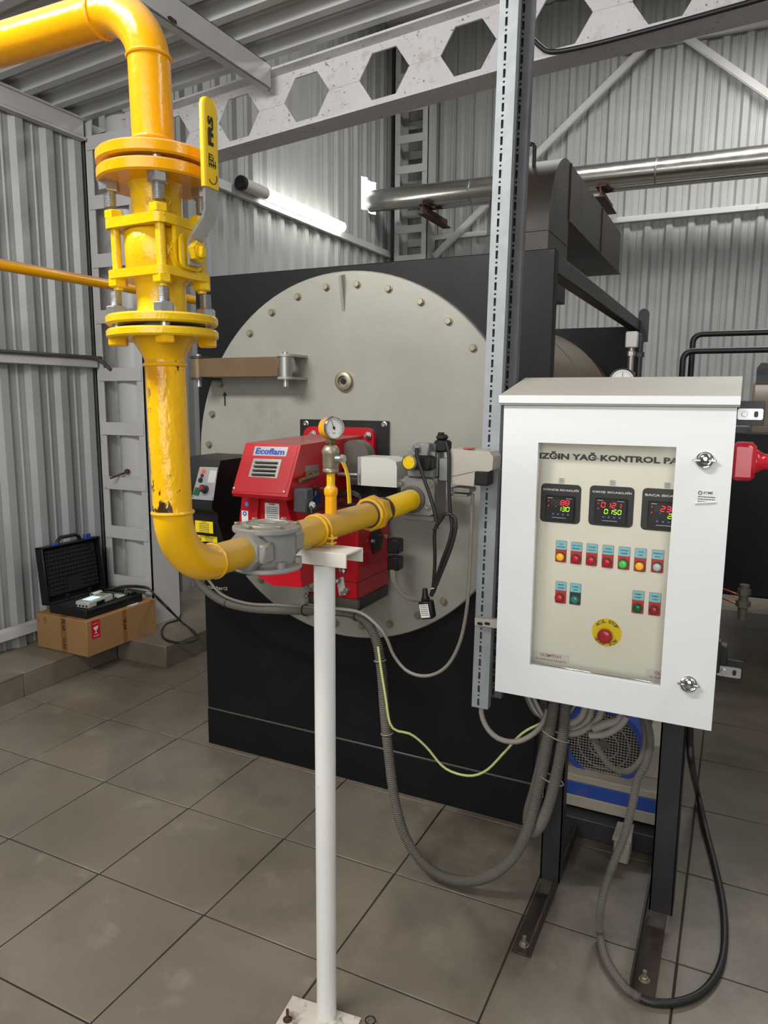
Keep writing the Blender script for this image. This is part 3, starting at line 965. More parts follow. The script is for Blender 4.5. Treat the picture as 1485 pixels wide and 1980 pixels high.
A0, A1 = ax(150), ax(1010)
AD = (A1 - A0).normalized()      # pointing down the pipe


def az(y):
    p = at(ax_px(y), y, Y=YA)
    return A0 + AD * ((p.z - A0.z) / AD.z)


def ax_px(y):
    return 290 + (335 - 290) * (y - 150) / 860.0 - 8 * math.sin(PI * (y - 150) / 860.0)


RP = 0.0335
# upper pipe: from the left, elbow, down to the upper flange
pe = az(128)
R = 0.095
zt = pe.z + R
up = thing('gas_pipe', 'thick yellow gas pipe coming from the upper left and bending down to the flange', 'pipe', az(300))
c = pe - EX * R
pts = [V((-1.9, YA - 0.02, zt - 0.0)), V((pe.x - R, YA, zt))] + arc(c, EX, EZ, R, PI / 2, 0, 14)[1:]
MB().tube(pts + [az(200), az(285)], RP, 32).build('tube', M_yellow, up, ang=60)
for p, d in ((az(112), AD), (V((pe.x - R - .005, YA, zt)), EX), (az(276), AD)):
    MB().torus(p, d, RP, 0.0035, 32, 8).build('weld_bead', M_yellow, up)
FR = 0.0915


def flange(y0, y1, name, parent, mt):
    a, b = az(y0), az(y1)
    L = (b - a).length
    return MB().lathe(a, AD, [(FR - .003, 0), (FR, .003), (FR, L - .003), (FR - .003, L)], 56).build(name, mt, parent)


flange(303, 328, 'flange', up, M_yellow)
SE1, SE2 = V((1, 0, 0)), V((0, 1, 0))
SE1 = (SE1 - AD * SE1.dot(AD)).normalized()
SE2 = AD.cross(SE1).normalized()
if SE2.y < 0:
    SE2 = -SE2
CORN = [(1, -1), (-1, -1), (1, 1), (-1, 1)]
PCD = 0.0725 * 0.7071

# ---------------------------------------------------------------- ball valve between the flanges
bv = thing('ball_valve', 'yellow flanged ball valve with a long upright yellow lever handle', 'valve', az(633))
flange(336, 361, 'flange', bv, M_yellow)
flange(614, 632, 'flange', bv, M_yellow_valve)
MB().lathe(az(328.5), AD, [(0.068, 0), (0.068, (az(336) - az(328.5)).length)], 40).build('gasket', M_plastic, bv)
nk = MB().lathe(az(360), AD, [(0.046, 0), (0.041, 0.008), (0.0405, (az(428) - az(360)).length)], 36)
nk.build('neck', M_yellow_valve, bv, ang=60)
nk = MB().lathe(az(545), AD, [(0.046, 0), (0.0405, 0.006), (0.0405, (az(614) - az(545)).length - .012), (0.046, (az(614) - az(545)).length)], 36)
nk.build('neck', M_yellow_valve, bv, ang=60)


def sqplate(y0, y1, hs):
    a, b = az(y0), az(y1)
    return MB().prism([a + SE1 * u + SE2 * w for u, w in rrect(hs * 2, hs * 2, 0.016)], b - a)


HS = 0.0625
sqplate(432, 451, HS).build('body_plate', M_yellow_valve, bv)
sqplate(529, 545, HS).build('body_plate', M_yellow_valve, bv)
MB().lathe(az(450), AD, [(0.05, 0), (0.055, 0.006), (0.055, (az(530) - az(450)).length - .006), (0.05, (az(530) - az(450)).length)], 40).build('body', M_yellow_valve, bv, ang=60)
for u, w in CORN:
    o = (SE1 * u + SE2 * w) * 0.0475
    MB().cyl(az(420) + o, az(566) + o, 0.0078, n=14).build('tie_rod', M_yellow_valve, bv)
    MB().hexn(az(431) + o, -AD, 0.0155, 0.013).build('tie_nut', M_yellow_valve, bv)
    MB().hexn(az(545) + o, AD, 0.0155, 0.013).build('tie_nut', M_yellow_valve, bv)
    f = (SE1 * u + SE2 * w) * PCD
    # upper flange bolts hang below, lower ones stand above
    h = MB().hexn(az(361) + f, AD, 0.0165, 0.0155)
    hb_ = h.build('flange_nut', M_zinc, bv)
    MB().tube([az(361) + f + AD * (0.014 + 0.0012 * k) for k in range(22)], [0.0098 if k % 2 else 0.0088 for k in range(22)], 14).build('stud', M_zinc, hb_, ang=20)
    MB().cyl(az(329) + f, az(336) + f, 0.009, n=12).build('stud', M_zinc, bv)
    h = MB().hexn(az(614) + f, -AD, 0.0165, 0.0155)
    hb_ = h.build('flange_nut', M_zinc, bv)
    MB().tube([az(614) + f - AD * (0.014 + 0.0012 * k) for k in range(22)], [0.0098 if k % 2 else 0.0088 for k in range(22)], 14).build('stud', M_zinc, hb_, ang=20)
# stem boss and handle on the +x side
sc = az(497)
o = sc + SE1 * 0.05
MB().cyl(o, o + SE1 * 0.012, 0.032, n=28).box(o.x + .002, o.x + .010, o.y - .030, o.y + .030, o.z - .03, o.z + .045, 0.004).build('stem_boss', M_yellow_valve, bv)
MB().plate(rrect(0.052, 0.056, 0.014), sc + SE1 * 0.064, SE2, -AD, 0.005).build('stop_plate', M_yellow_valve, bv)
MB().cyl(sc + SE1 * 0.05, sc + SE1 * 0.088, 0.011, n=14).hexn(sc + SE1 * 0.076, SE1, 0.018, 0.010).box(sc.x + .086, sc.x + .095, sc.y - .006, sc.y + .006, sc.z - .009, sc.z + .009, 0.002).build('stem_nut', M_yellow_valve, bv)
hw = 0.0165
h0 = sc + SE1 * 0.0725


def strip(pts, w, th):
    """bent flat bar: pts are (out, up) offsets from the stem, broad face outward"""
    q = []
    for i, (a, b) in enumerate(pts):
        p0_ = pts[max(i - 1, 0)]
        p1_ = pts[min(i + 1, len(pts) - 1)]
        dx, dz = p1_[0] - p0_[0], p1_[1] - p0_[1]
        L = math.hypot(dx, dz)
        nx, nz_ = dz / L, -dx / L
        c_ = h0 + EX * a + EZ * b
        n_ = EX * nx + EZ * nz_
        q.append([c_ + EY * w, c_ - EY * w, c_ - EY * w + n_ * th, c_ + EY * w + n_ * th])
    return MB().rings(q)


zup = lambda yy: at(400, yy, Y=YA).z - h0.z
b0, b1, b2, b3 = zup(464), zup(414), zup(366), zup(192)
strip([(0, -0.022), (0, b0 - .004), (0.003, b0 + .003), (0.031, b1 - .006), (0.035, b1 + .004), (0.0355, b2), (0.037, b3 - 0.02)], hw * 0.93, 0.005).build('lever', M_zinc, bv, ang=12)
sl_ = MB()
n_ = []
for z_, k in [(b2 - 0.0, 1.0), (b3 - 0.012, 1.0), (b3 - 0.004, 0.86), (b3, 0.6)]:
    c_ = h0 + EX * 0.0377 + EZ * z_
    n_.append([c_ + V((0.0055 * math.copysign(abs(math.cos(a)) ** 0.5, math.cos(a)), hw * 1.12 * k * math.copysign(abs(math.sin(a)) ** 0.6, math.sin(a)), 0)) for a in [2 * PI * i / 20 for i in range(20)]])
hs = sl_.rings(n_).build('lever_sleeve', M_yellow_sleeve, bv, ang=50)
fz = (zup(222) + zup(290)) / 2
text('lettering', 'FRS', h0 + V((0.0437, -.003, fz)), EZ, -EY, abs(zup(220) - zup(278)), M_ink, hs, height=0.0135, bold=0.05)
mk = MB()
for k in range(3):
    zz = h0.z + zup(302 + 5 * k)
    mk.box(h0.x + .0433, h0.x + .0437, h0.y - .009, h0.y + .001 - .003 * (k % 2), zz - .0009, zz + .0009)
for k in range(4):
    yy_ = h0.y - .008 + .005 * k
    mk.box(h0.x + .0433, h0.x + .0437, yy_ - .0008, yy_ + .0008, h0.z + zup(327), h0.z + zup(304 + 8 * (k % 2)))
mk.box(h0.x + .0433, h0.x + .0437, h0.y - .009, h0.y + .009, h0.z + zup(321) - .0009, h0.z + zup(321) + .0009)
mk.torus((h0.x + .0435, h0.y, h0.z + zup(345)), EX, 0.010, 0.0007, 14, 6, PI * 0.9, PI * 1.9)
mk.build('open_shut_marks', M_ink, hs)
text('cast_lettering', 'PN40', az(402) + SE1 * 0.029 - SE2 * 0.029, (SE1 + SE2), -AD, 0.04, M_yellow_valve, bv, th=0.0018)
text('cast_lettering', 'K', sc + SE1 * 0.0 + V((0.056, -0.036, 0)), (SE1 * .3 + SE2), -AD, 0.012, M_yellow_valve, bv, th=0.002)

# ---------------------------------------------------------------- lower drop pipe and elbow
XP = 1.41
lp = thing('gas_pipe', 'chipped yellow drop pipe with an elbow leading from the valve to the grey filter', 'pipe', V((XP, YA, 1.27)))
flange(640, 657, 'flange', lp, M_yellow_valve)
MB().lathe(az(632.5), AD, [(0.068, 0), (0.068, (az(640) - az(632.5)).length)], 40).build('gasket', M_plastic, lp)
ZC = 1.293
RE = 0.11
ev = az(1004)
ve = V((ev.x, YA, ZC + RE))
MB().lathe(az(657), AD, [(0.052, 0), (0.046, 0.010), (0.038, 0.024), (RP, 0.034), (RP, 0.04)], 36).build('weld_neck', M_yellow_low, lp, ang=60)
MB().tube([az(690)] + [az(690).lerp(ve, k / 6) for k in range(1, 6)] + [ve], RP, 36).build('tube', M_yellow_worn, lp, ang=60)
hp = [ve] + [V((ve.x + (XP - ve.x) * k / 12, YA + RE - RE * math.cos(PI / 2 * k / 12), ZC + RE - RE * math.sin(PI / 2 * k / 12))) for k in range(1, 13)]
YF = -0.80
fy0 = YF - 0.085
MB().tube(hp, RP + 0.0005, 36).build('elbow', M_yellow_low, lp, ang=60)
MB().cyl((XP, YA + RE, ZC), (XP, fy0 + .03, ZC), 0.031, n=36).build('nipple', M_yellow_dusty, lp)
for p, d, r in ((az(706), AD, RP), (ve, AD, RP + .001), (V((XP, YA + RE, ZC)), EY, 0.0325)):
    MB().torus(p, d, r, 0.0035, 36, 8).build('weld_bead', M_yellow_low, lp)
for u, w in CORN:
    f = (SE1 * u + SE2 * w) * PCD
    MB().hexn(az(657) + f, AD, 0.0165, 0.012).build('bolt_head', M_yellow_low, lp)
    MB().cyl(az(632.5) + f, az(640) + f, 0.009, n=12).build('stud', M_zinc, lp)

# ---------------------------------------------------------------- filter
ft = thing('gas_filter', 'round grey cast gas filter with a bolted lid between the yellow pipes', 'filter', (XP, YF, ZC - 0.062))
FRD = 0.073
MB().lathe((XP, YF, ZC - 0.048), EZ, [(0.052, 0), (0.058, 0.01), (0.060, 0.02), (0.060, 0.08)], 48).build('body', M_filter, ft, ang=50)
lid = MB().lathe((XP, YF, ZC + 0.031), EZ, [(FRD - .002, 0), (FRD, .003), (FRD, .010), (FRD - .003, .0125), (0.05, .0145), (0.048, .0175), (0.044, .0175), (0.042, .0145), (0.022, .0145), (0.021, .0165), (0.019, .0165), (0.018, .0145)], 48)
lid = lid.build('lid', M_filter, ft, ang=30)
MB().lathe((XP, YF, ZC - 0.05), EZ, [(FRD - .002, 0), (FRD, .002), (FRD, .007), (FRD - .002, .010), (0.055, .014)], 48).build('bottom_flange', M_filter, ft, ang=40)
for k in range(6):
    a = PI / 6 + k * PI / 3
    o = V((math.cos(a), math.sin(a), 0)) * 0.063
    MB().hexn(V((XP, YF, ZC + 0.0435)) + o, EZ, 0.0068, 0.006).build('lid_bolt', M_bolt, lid)
    MB().cyl(V((XP, YF, ZC - 0.044)) + o, V((XP, YF, ZC - 0.026)) + o, 0.010, n=12).build('boss', M_filter, ft)
for s_ in (-1, 1):
    y0_ = YF + s_ * 0.052
    y1_ = YF + s_ * 0.088
    MB().lathe((XP, y0_, ZC), (0, s_, 0), [(0.042, 0), (0.042, 0.030), (0.040, 0.036)], 8, True, PI / 8).build('port_collar', M_filter, ft)
MB().box(XP + .035, XP + .052, YF - .085, YF - .05, ZC - .022, ZC + .018, .004).build('side_lug', M_filter, ft)
MB().torus((XP, fy0 + .002, ZC), EY, 0.034, 0.0045, 32, 8).build('seal_ring', M_yellow, ft)
text('cast_lettering', 'FAG', (XP + .006, YF - 0.004, ZC + 0.0457), V((1, 0.4, 0)), V((-.4, 1, 0)), 0.028, M_filter, lid, th=0.0012)

# ---------------------------------------------------------------- horizontal pipe to the burner
YU = -0.33
hz = thing('gas_pipe', 'dusty horizontal yellow gas pipe from the grey filter to the hexagon union', 'pipe', (XP, -0.5, ZC - .03))
MB().cyl((XP, YF + 0.086, ZC), (XP, YU + .01, ZC), 0.033, n=36).build('tube', M_yellow_dusty, hz)
un = MB().lathe((XP, YU, ZC), EY, [(0.036, 0), (0.044, 0.003), (0.043, 0.016), (0.038, 0.018)], 36).build('collar', M_yellow_dusty, hz)
MB().hexn((XP, YU + .018, ZC), EY, 0.050, 0.026, 8).hexn((XP, YU + .046, ZC), EY, 0.043, 0.03, 6).build('union_nut', M_yellow_dusty, hz)
MB().torus((XP, YU + .0, ZC), EY, 0.0335, 0.004, 32, 8).build('thread_seal', M_rusty, hz)
YV = -0.03
MB().lathe((XP, YU + .076, ZC), EY, [(0.037, 0), (0.037, 0.02), (0.031, 0.022)], 32).build('reducer', M_rusty, hz)
n = 36
MB().tube([(XP, YU + .098 + (YV - YU - .098) * k / n, ZC + .006 * k / n) for k in range(n + 1)], [0.0325 if k % 2 else 0.0305 for k in range(n + 1)], 32).build('threaded_nipple', M_yellow_valve, hz, ang=15)

# white support post with bracket and clamp
PX, PY = 1.438, -0.609
ps = thing('pipe_support', 'white floor post with a scuffed base plate carrying the yellow gas pipe', 'support', (PX, PY, 0))
MB().cyl((PX, PY, 0.008), (PX, PY, 1.215), 0.0255, n=36).build('post', M_postwhite, ps)
qq = [at(530, 1985, Z=0.008), at(566, 1925, Z=0.008), at(760, 1988, Z=0.008)]
u_ = qq[2] - qq[1]
w2 = (qq[0] - qq[1])
w2 = w2.normalized() * 0.2
u_ = u_.normalized() * 0.2
bp_ = MB().prism([qq[1], qq[1] + u_, qq[1] + u_ + w2, qq[1] + w2], (0, 0, -0.008)).build('base_plate', M_plate, ps)
p = at(556, 1972, Z=0.008)
MB().lathe(p, EZ, [(0.012, 0), (0.012, .002)], 16).hexn(p + EZ * .002, EZ, 0.008, 0.006).cyl(p, p + EZ * 0.03, 0.004, n=10).build('anchor_bolt', M_rusty, ps)
p = at(716, 1975, Z=0.008)
MB().torus(p + EZ * .003, EZ, 0.013, 0.0018, 20, 6).build('wire_ring', M_plastic, ps)
# upside-down channel on the post
zt_ = 1.252
q = MB().box(PX - .075, PX + .075, PY - .026, PY + .05, zt_ - 0.005, zt_, 0.001).box(PX - .075, PX + .075, PY - .031, PY - .026, zt_ - 0.034, zt_, 0.001).box(PX - .075, PX + .075, PY + .05, PY + .055, zt_ - 0.034, zt_, 0.001)
q.box(PX - 0.004, PX + .004, PY - .02, PY + .04, zt_ - .03, zt_ - .005).build('saddle_channel', M_bracketwhite, ps)
cl = MB()
for dy in (-.009, .009):
    cl.torus((XP, PY + .012 + dy, ZC), EY, 0.0355, 0.0035, 36, 8)
cl.box(XP + .03, XP + .052, PY + .002, PY + .022, ZC - .018, ZC - .013, .001).box(XP + .03, XP + .05, PY + .002, PY + .022, ZC - .03, ZC - .025, .001).cyl((XP + .042, PY + .012, ZC - .034), (XP + .042, PY + .012, ZC - .006), .0035, n=8)
cl.cyl((XP, PY + .012, zt_), (XP, PY + .012, ZC - .03), 0.006, n=10)
cl.build('pipe_clamp', M_yellow_dusty, ps)

# ---------------------------------------------------------------- pressure gauge with cock
GY = -0.60
gp = thing('pressure_gauge', 'yellow cased pressure gauge on a nickel cock standing on the gas pipe', 'gauge', (XP, GY, ZC + .028))
zz = lambda yy: at(640, yy, X=XP).z + 0.0
GY = at(640, 990, X=XP).y
zs = {k: at(640, k, Y=GY).z for k in (975, 950, 935, 915, 905, 860, 850, 838, 810)}
gx, gy = XP, GY
MB().cyl((gx, gy, ZC + .02), (gx, gy, zs[950]), 0.0145, n=18).lathe((gx, gy, zs[950] - .012), EZ, [(0.0145, 0), (0.017, .006), (0.017, .018), (0.011, .026)], 18).build('socket', M_yellow, gp, ang=50)
MB().cyl((gx, gy, zs[950]), (gx, gy, zs[915]), 0.0105, n=18).build('nipple', M_yellow_valve, gp)
ck = MB().lathe((gx, gy, zs[915]), EZ, [(0.014, 0), (0.0195, .004), (0.0195, .010), (0.018, .012), (0.020, .02), (0.020, .045), (0.0215, .048), (0.0215, .056), (0.016, .066), (0.013, .068)], 8 * 3).build('cock_body', M_bolt, gp, ang=40)
tp = zs[915] + 0.068
MB().cyl((gx, gy, tp), (gx, gy, tp + .016), 0.008, n=12).hexn((gx, gy, tp + .006), EZ, .0135, .011).build('coupling_nut', M_bronze, gp)
kc = V((gx + .018, gy - .004, zs[915] + .036))
MB().cyl(kc, kc + EX * .02, .009, n=12).hexn(kc + EX * .014, EX, .012, .008).build('cock_stem', M_zinc, ck)
lv = [at(663, 893, X=gx + .038), at(668, 905, X=gx + .042), at(673, 922, X=gx + .046), at(675, 950, X=gx + .047), at(676, 973, X=gx + .047)]
q = MB().rings([[p + EY * w + EX * .0015, p - EY * w + EX * .0015, p - EY * w - EX * .0015, p + EY * w - EX * .0015] for p, w in zip(lv, (.008, .006, .0065, .007, .007))])
lvr = q.build('cock_lever', M_yellow_sleeve, ck, ang=60)
gn = V((0.86, -0.5, 0.05)).normalized()
gc = V((gx, gy, tp + .016 + 0.026))
MB().lathe(gc - gn * .016, gn, [(.023, 0), (.0265, .002), (.0265, .030)], 36).build('case', M_yellow, gp, ang=50)
MB().lathe(gc + gn * .013, gn, [(.0268, 0), (.0275, .002), (.0275, .006), (.0255, .008), (.0245, .004)], 36, False).build('bezel', M_chrome, gp, ang=50)
MB().lathe(gc + gn * .0145, gn, [(.0245, 0), (.0245, .0008)], 36).build('dial', M_paper, gp)
gu = V((0, 0, 1)).cross(gn).normalized()
gw = gn.cross(gu)
q = MB()
for k in range(21):
    a = PI * (1.25 - 1.5 * k / 20)
    d_ = gu * math.cos(a) + gw * math.sin(a)
    q.prism([gc + gn * .0155 + d_ * r_ + gn.cross(d_) * s_ for r_, s_ in ((.018, -.0004), (.018, .0004), (.0225, .0004), (.0225, -.0004))], gn * .0003)
d_ = gu * math.cos(PI * 0.62) + gw * math.sin(PI * 0.62)
q.prism([gc + gn * .016 + d_ * r_ + gn.cross(d_) * s_ for r_, s_ in ((-.006, -.001), (-.006, .001), (.020, .0003), (.020, -.0003))], gn * .0003)
q.lathe(gc + gn * .0155, gn, [(.0035, 0), (.003, .0015)], 14)
q.build('dial_marks', M_ink, gp)
text('dial_lettering', 'bar', gc + gn * .0156 - gw * .012, gu, gw, .008, M_ink, gp)
MB().cyl(gc - gw * .03, gc - gw * .022, .008, n=12).build('gauge_tail', M_bronze, gp)
# ---------------------------------------------------------------- burner
def bxp(mb, x0, y0, x1, y1, Y, depth, b=0.003):
    """box whose front face on plane Y spans two surveyed corners"""
    p, q = at(x0, y0, Y=Y), at(x1, y1, Y=Y)
    return mb.box(p.x, q.x, Y, Y + depth, q.z, p.z, b)


def lines(mb, c, u, w, width, n, lead, th=0.0003, h=0.35):
    """rows of small print as thin bars"""
    u, w = V(u).normalized(), V(w).normalized()
    nn = u.cross(w)
    rnd = random.Random(n * 31 + int(width * 1e5))
    for k in range(n):
        x = -width / 2
        while x < width / 2 - 0.001:
            L = min(rnd.uniform(0.06, 0.2) * width, width / 2 - x)
            p = V(c) + u * (x + L / 2) - w * (k * lead) + nn * 0.0002
            mb.prism([p - u * L * .42 - w * lead * h / 2, p + u * L * .42 - w * lead * h / 2, p + u * L * .42 + w * lead * h / 2, p - u * L * .42 + w * lead * h / 2], nn * th)
            x += L
    return mb


BC = 0.912
bn = thing('gas_burner', 'red forced draught gas burner bolted to the middle of the round boiler door', 'burner', (BC, 0.2, 0.87))
q = MB().prism([V((BC, DY - .001, 1.322)) + EX * a + EZ * b for a, b in rrect(0.391, 0.400, 0.004)], (0, -0.014, 0))
mp_ = q.build('mounting_plate', M_plastic, bn)
for px, py in ((592, 819), (743, 821)):
    p = at(px, py, Y=DY - .015)
    MB().lathe(p, -EY, [(.0115, 0), (.0115, .002), (.009, .003), (.007, .010), (.004, .010), (.004, .006)], 18).build('cap_screw', M_zinc, mp_)
fl_ = MB().prism([V((0.902, DY - .015, 1.33)) + EX * a + EZ * b for a, b in rrect(0.312, 0.33, 0.035, 6)], (0, -0.022, 0)).build('flange', M_red, bn)
for px, py in ((606, 839), (712, 842)):
    p = at(px, py, Y=DY - .04)
    MB().lathe(p, -EY, [(.014, 0), (.014, .003)], 18).hexn(p - EY * .003, -EY, .011, .009).cyl(p, p - EY * .026, .006, n=12).build('flange_nut', M_zinc, fl_)
MB().cyl((0.902, 0.31, 1.34), (0.902, 0.41, 1.34), 0.12, n=40).build('neck', M_dkgrey, bn)

# housing with the sloped cover
cR = 1.04
bl, br = at(448, 954, Y=-.165), at(554.5, 960, X=cR)
cL = bl.x
zb_, zt_c = 1.298, 1.456
MB().box(cL + .02, cR - .004, -0.05, 0.345, 1.13, zt_c - .008, 0.006).build('housing', M_red, bn)
cov = MB().prism([(cL, -0.165, zb_), (cL, -0.083, zt_c), (cL, 0.10, zt_c + .006), (cL, 0.345, zt_c + .012), (cL, 0.345, zt_c - .012), (cL, 0.0, zb_ + .03), (cL, -0.14, zb_ - .012), (cL, -0.158, zb_ - .012)], (cR - cL + .002, 0, 0)).build('cover', M_red, bn)
fn = V((0, -(zt_c - zb_), -(0.082))).normalized()
fn = V((0, -0.158, 0.082)).normalized()          # outward normal of the sloped face
fw_ = V((0, 0.082, 0.158)).normalized()           # up the slope


def onface(px, py, lift=0.001):
    """point of the sloped cover face"""
    d = _f + CR * ((px - IW / 2) / FPX) - CU * ((py - IH / 2) / FPX)
    p0_ = V((0, -0.165, zb_))
    t_ = (p0_ - CAM).dot(fn) / d.dot(fn)
    return CAM + d * t_ + fn * lift


MB().prism([V((0, 0, 0)) + onface(*c_, lift=.0003) for c_ in ((455, 950), (551, 955), (577, 863), (479, 861))], fn * 0.0012).build('cover_panel', M_red, cov)
a_, b_ = onface(493, 873), onface(556, 873)
pl = MB().prism([onface(x_, y_) for x_, y_ in ((489.5, 881), (553, 883), (558.5, 865), (494, 863.5))], fn * 0.0012).build('nameplate', M_silver, cov)
text('nameplate_lettering', 'Ecoflam', onface(523.5, 873.5, .0026), EX, fw_, (onface(552, 874) - onface(496, 873)).length, M_inkblue, pl, height=0.022, bold=0.036)
gp_ = MB().prism([onface(x_, y_) for x_, y_ in ((481, 922), (536, 925.5), (545.5, 889), (491, 887))], fn * 0.0015).build('vent_grille', M_steel, cov)
for k in range(4):
    f_ = (k + 0.5) / 4
    l_ = onface(492 - 9 * f_, 890 + 31 * f_, .0025)
    r_ = onface(541 - 8 * f_, 892 + 31 * f_, .0025)
    MB().prism([l_ + EX * .007 + fw_ * .0035, r_ - EX * .004 + fw_ * .0035, r_ - EX * .004 + fn * .007 - fw_ * .003, l_ + EX * .007 + fn * .007 - fw_ * .003], -fw_ * .0008 + fn * .0004).build('louvre', M_steel, gp_)
    MB().prism([l_ + EX * .007 - fw_ * .0028, r_ - EX * .004 - fw_ * .0028, r_ - EX * .004 - fw_ * .0045, l_ + EX * .007 - fw_ * .0045], fn * .0003).build('slot', M_plastic, gp_)
for px, py in ((453, 944), (549, 951)):
    MB().lathe(onface(px, py), fn, [(.005, 0), (.005, .002), (.003, .0035)], 14).build('cover_screw', M_zinc, cov)
# volute body below the cover
vp = [at(x_, y_, Y=-.09) for x_, y_ in ((468, 962), (552, 962), (575, 1060), (584, 1136), (526, 1132), (484, 1104), (460, 1030))]
MB().prism(vp, (0, 0.36, 0)).build('fan_volute', M_red, bn)
MB().prism([at(x_, y_, Y=-.092) for x_, y_ in ((499, 962), (504, 962), (501, 1004), (494, 1004))], (0, -0.012, 0)).build('casting_rib', M_red, bn)
p = at(477, 975, Y=-.0915)
MB().plate(disc(.008, 16), p, EX, EZ, -.0006).build('round_sticker', mat('sky_blue_sticker', (70, 140, 210), .5), bn)
q = MB()
bxp(q, 467, 987, 480, 1012, -.0917, .0012, 0)
lb_ = q.build('label', M_paper, bn)
p = at(473, 993, Y=-.0921)
MB().torus(p, EY, .006, .0018, 16, 6).build('blue_print', M_inkblue, lb_)
q = MB()
bxp(q, 512, 972, 540, 1010, -.0917, .0012, 0)
lb_ = q.build('rating_label', M_paper, bn)
p = at(526, 975, Y=-.092)
text('rating_lettering', 'Ecoflam', p, EX, EZ, .024, M_ink, lb_, bold=.03)
lines(MB(), at(526, 981, Y=-.092), EX, EZ, .045, 8, .0068).build('small_print', M_inkgrey, lb_)

# right side details
sx = cR + .0015
yz = lambda px, py: at(px, py, X=sx)
q = MB()
a_, b_ = yz(590, 901), yz(616, 915)
q.box(sx - .001, sx + .001, a_.y, b_.y, b_.z, a_.z)
q.build('side_plate', M_steel, bn)
p0_, p1_ = yz(573, 929), yz(608, 917)
MB().cyl(p0_ + EX * .014, p1_ + EX * .014, .007, n=14).hexn(yz(600, 919) + EX * .014 - EY * .01, EY, .011, .02).box(sx, sx + .012, p1_.y - .06, p1_.y, p1_.z - .01, p1_.z + .012, .002).build('latch_rod', M_bronze, bn)
p0_, p1_ = yz(566, 944), yz(588, 986)
prs = MB().box(sx, sx + .05, p0_.y, p0_.y + .045, p1_.z, p0_.z, .005).build('air_pressure_switch', M_inkgrey, bn)
p2_ = yz(616, 944)
MB().box(sx, sx + .055, p0_.y + .045, p2_.y - .01, p1_.z - .002, p0_.z - .004, .007).build('clear_cover', M_clear, prs)
c_ = V((sx + .03, p0_.y + .08, (p0_.z + p1_.z) / 2))
MB().cyl(c_ + V((-.01, 0, .0)), c_ + V((.015, 0, 0)), .018, n=20).build('setting_dial', M_inkblue, prs)
c_ = yz(577, 974) + EX * .052
MB().hexn(c_, V((.5, -1, 0)), .012, .012).cyl(c_ + V((.006, -.012, 0)), c_ + V((.012, -.024, 0)), .0075, n=12).build('cable_gland', M_servo, prs)
cable('cable', [c_ + V((.008, -.02, 0)), c_ + V((.02, -.035, -.025)), c_ + V((.012, -.0, -.075)), c_ + V((.0, .08, -.12))], .005, M_cableblack, parent=prs)

# damper half disc, servo motor and black head fittings
c_ = at(683, 884, Y=.20)
MB().cyl(c_, c_ + EY * .055, .060, n=40, ch=.002).box(c_.x - .02, c_.x + .05, .2, .255, c_.z - .10, c_.z - .02, .003).build('damper_housing', M_dkgrey, bn)
q = MB()
bxp(q, 662, 905, 768, 968, .24, .09, .004)
q.build('head_block', M_plastic, bn)
q = MB()
p, r_ = at(692, 883, Y=.12), at(767, 943, Y=.12)
sv = MB().prism([V((p.x + .008, .12, p.z)), V((r_.x - .035, .12, p.z)), V((r_.x - .004, .12, p.z - .012)), V((r_.x, .12, p.z - .03)), V((r_.x, .12, r_.z)), V((p.x + .008, .12, r_.z))], (0, .095, 0)).build('servo_motor', M_servo, bn)
MB().box(p.x, p.x + .012, .116, .21, r_.z + .0, p.z, .002).build('servo_base', M_silver, sv)
lines(MB(), at(696, 925, Y=.115), -EZ, EX, .03, 2, .004).build('small_print', M_ink, sv)
MB().cyl((p.x - .02, .16, r_.z + .03), (p.x - .1, .16, r_.z + .03), .008, n=12).build('servo_shaft', M_steel, sv)
MB().cyl((0.98, .30, 1.34), (1.40, .22, 1.36), .034, n=24).lathe((1.26, .25, 1.354), (1, -.19, .05), [(.045, 0), (.045, .02)], 24).build('gas_inlet_arm', M_plastic, bn)
for k in range(3):
    pts = [at(x_, y_, Y=.15) for x_, y_ in ((648, 960 + 2 * k), (668, 950 + 3 * k), (690, 953 + 3 * k), (700, 965 + 2 * k), (690, 975), (655, 976 - k))]
    cable('cable', pts, .0055, M_cableblack, parent=bn)

# air box at lower right
aX1 = 1.12
fx0 = at(588, 1150, Y=.16).x
ztop, zbot = 1.19, 0.893
ab = MB().box(fx0, aX1, .16, .415, zbot, ztop, .006).build('air_box', M_red, bn)
MB().box(fx0 + .005, aX1 - .004, .168, .41, .852, zbot, .002).build('air_inlet_base', M_dkgrey, bn)
MB().box(fx0 - .0, aX1 + .0012, .159, .416, .957, .959, 0).build('panel_joint', M_plastic, ab)
ms = MB()
for k in range(26):
    y_ = .17 + k * .0094
    ms.box(aX1 - .003, aX1 + .0015, y_, y_ + .0022, .853, .892)
for k in range(7):
    z_ = .854 + k * .006
    ms.box(aX1 - .003, aX1 + .0012, .17, .41, z_, z_ + .0016)
ms.build('mesh_guard', M_inkgrey, bn, smooth=False)
p = at(727, 1041, X=aX1 + .001)
dm = MB().plate([(-.052, .012), (-.030, .046), (.02, .055), (.052, -.012), (.030, -.05), (-.022, -.055)], p, EY, EZ, .004).build('diamond_plate', M_plastic, ab)
for px, py in ((719, 1046), (743, 1036)):
    p = at(px, py, X=aX1 + .005)
    MB().lathe(p, EX, [(.008, 0), (.008, .009), (.005, .009), (.004, .005)], 16).build('plate_bolt', M_zinc, dm)
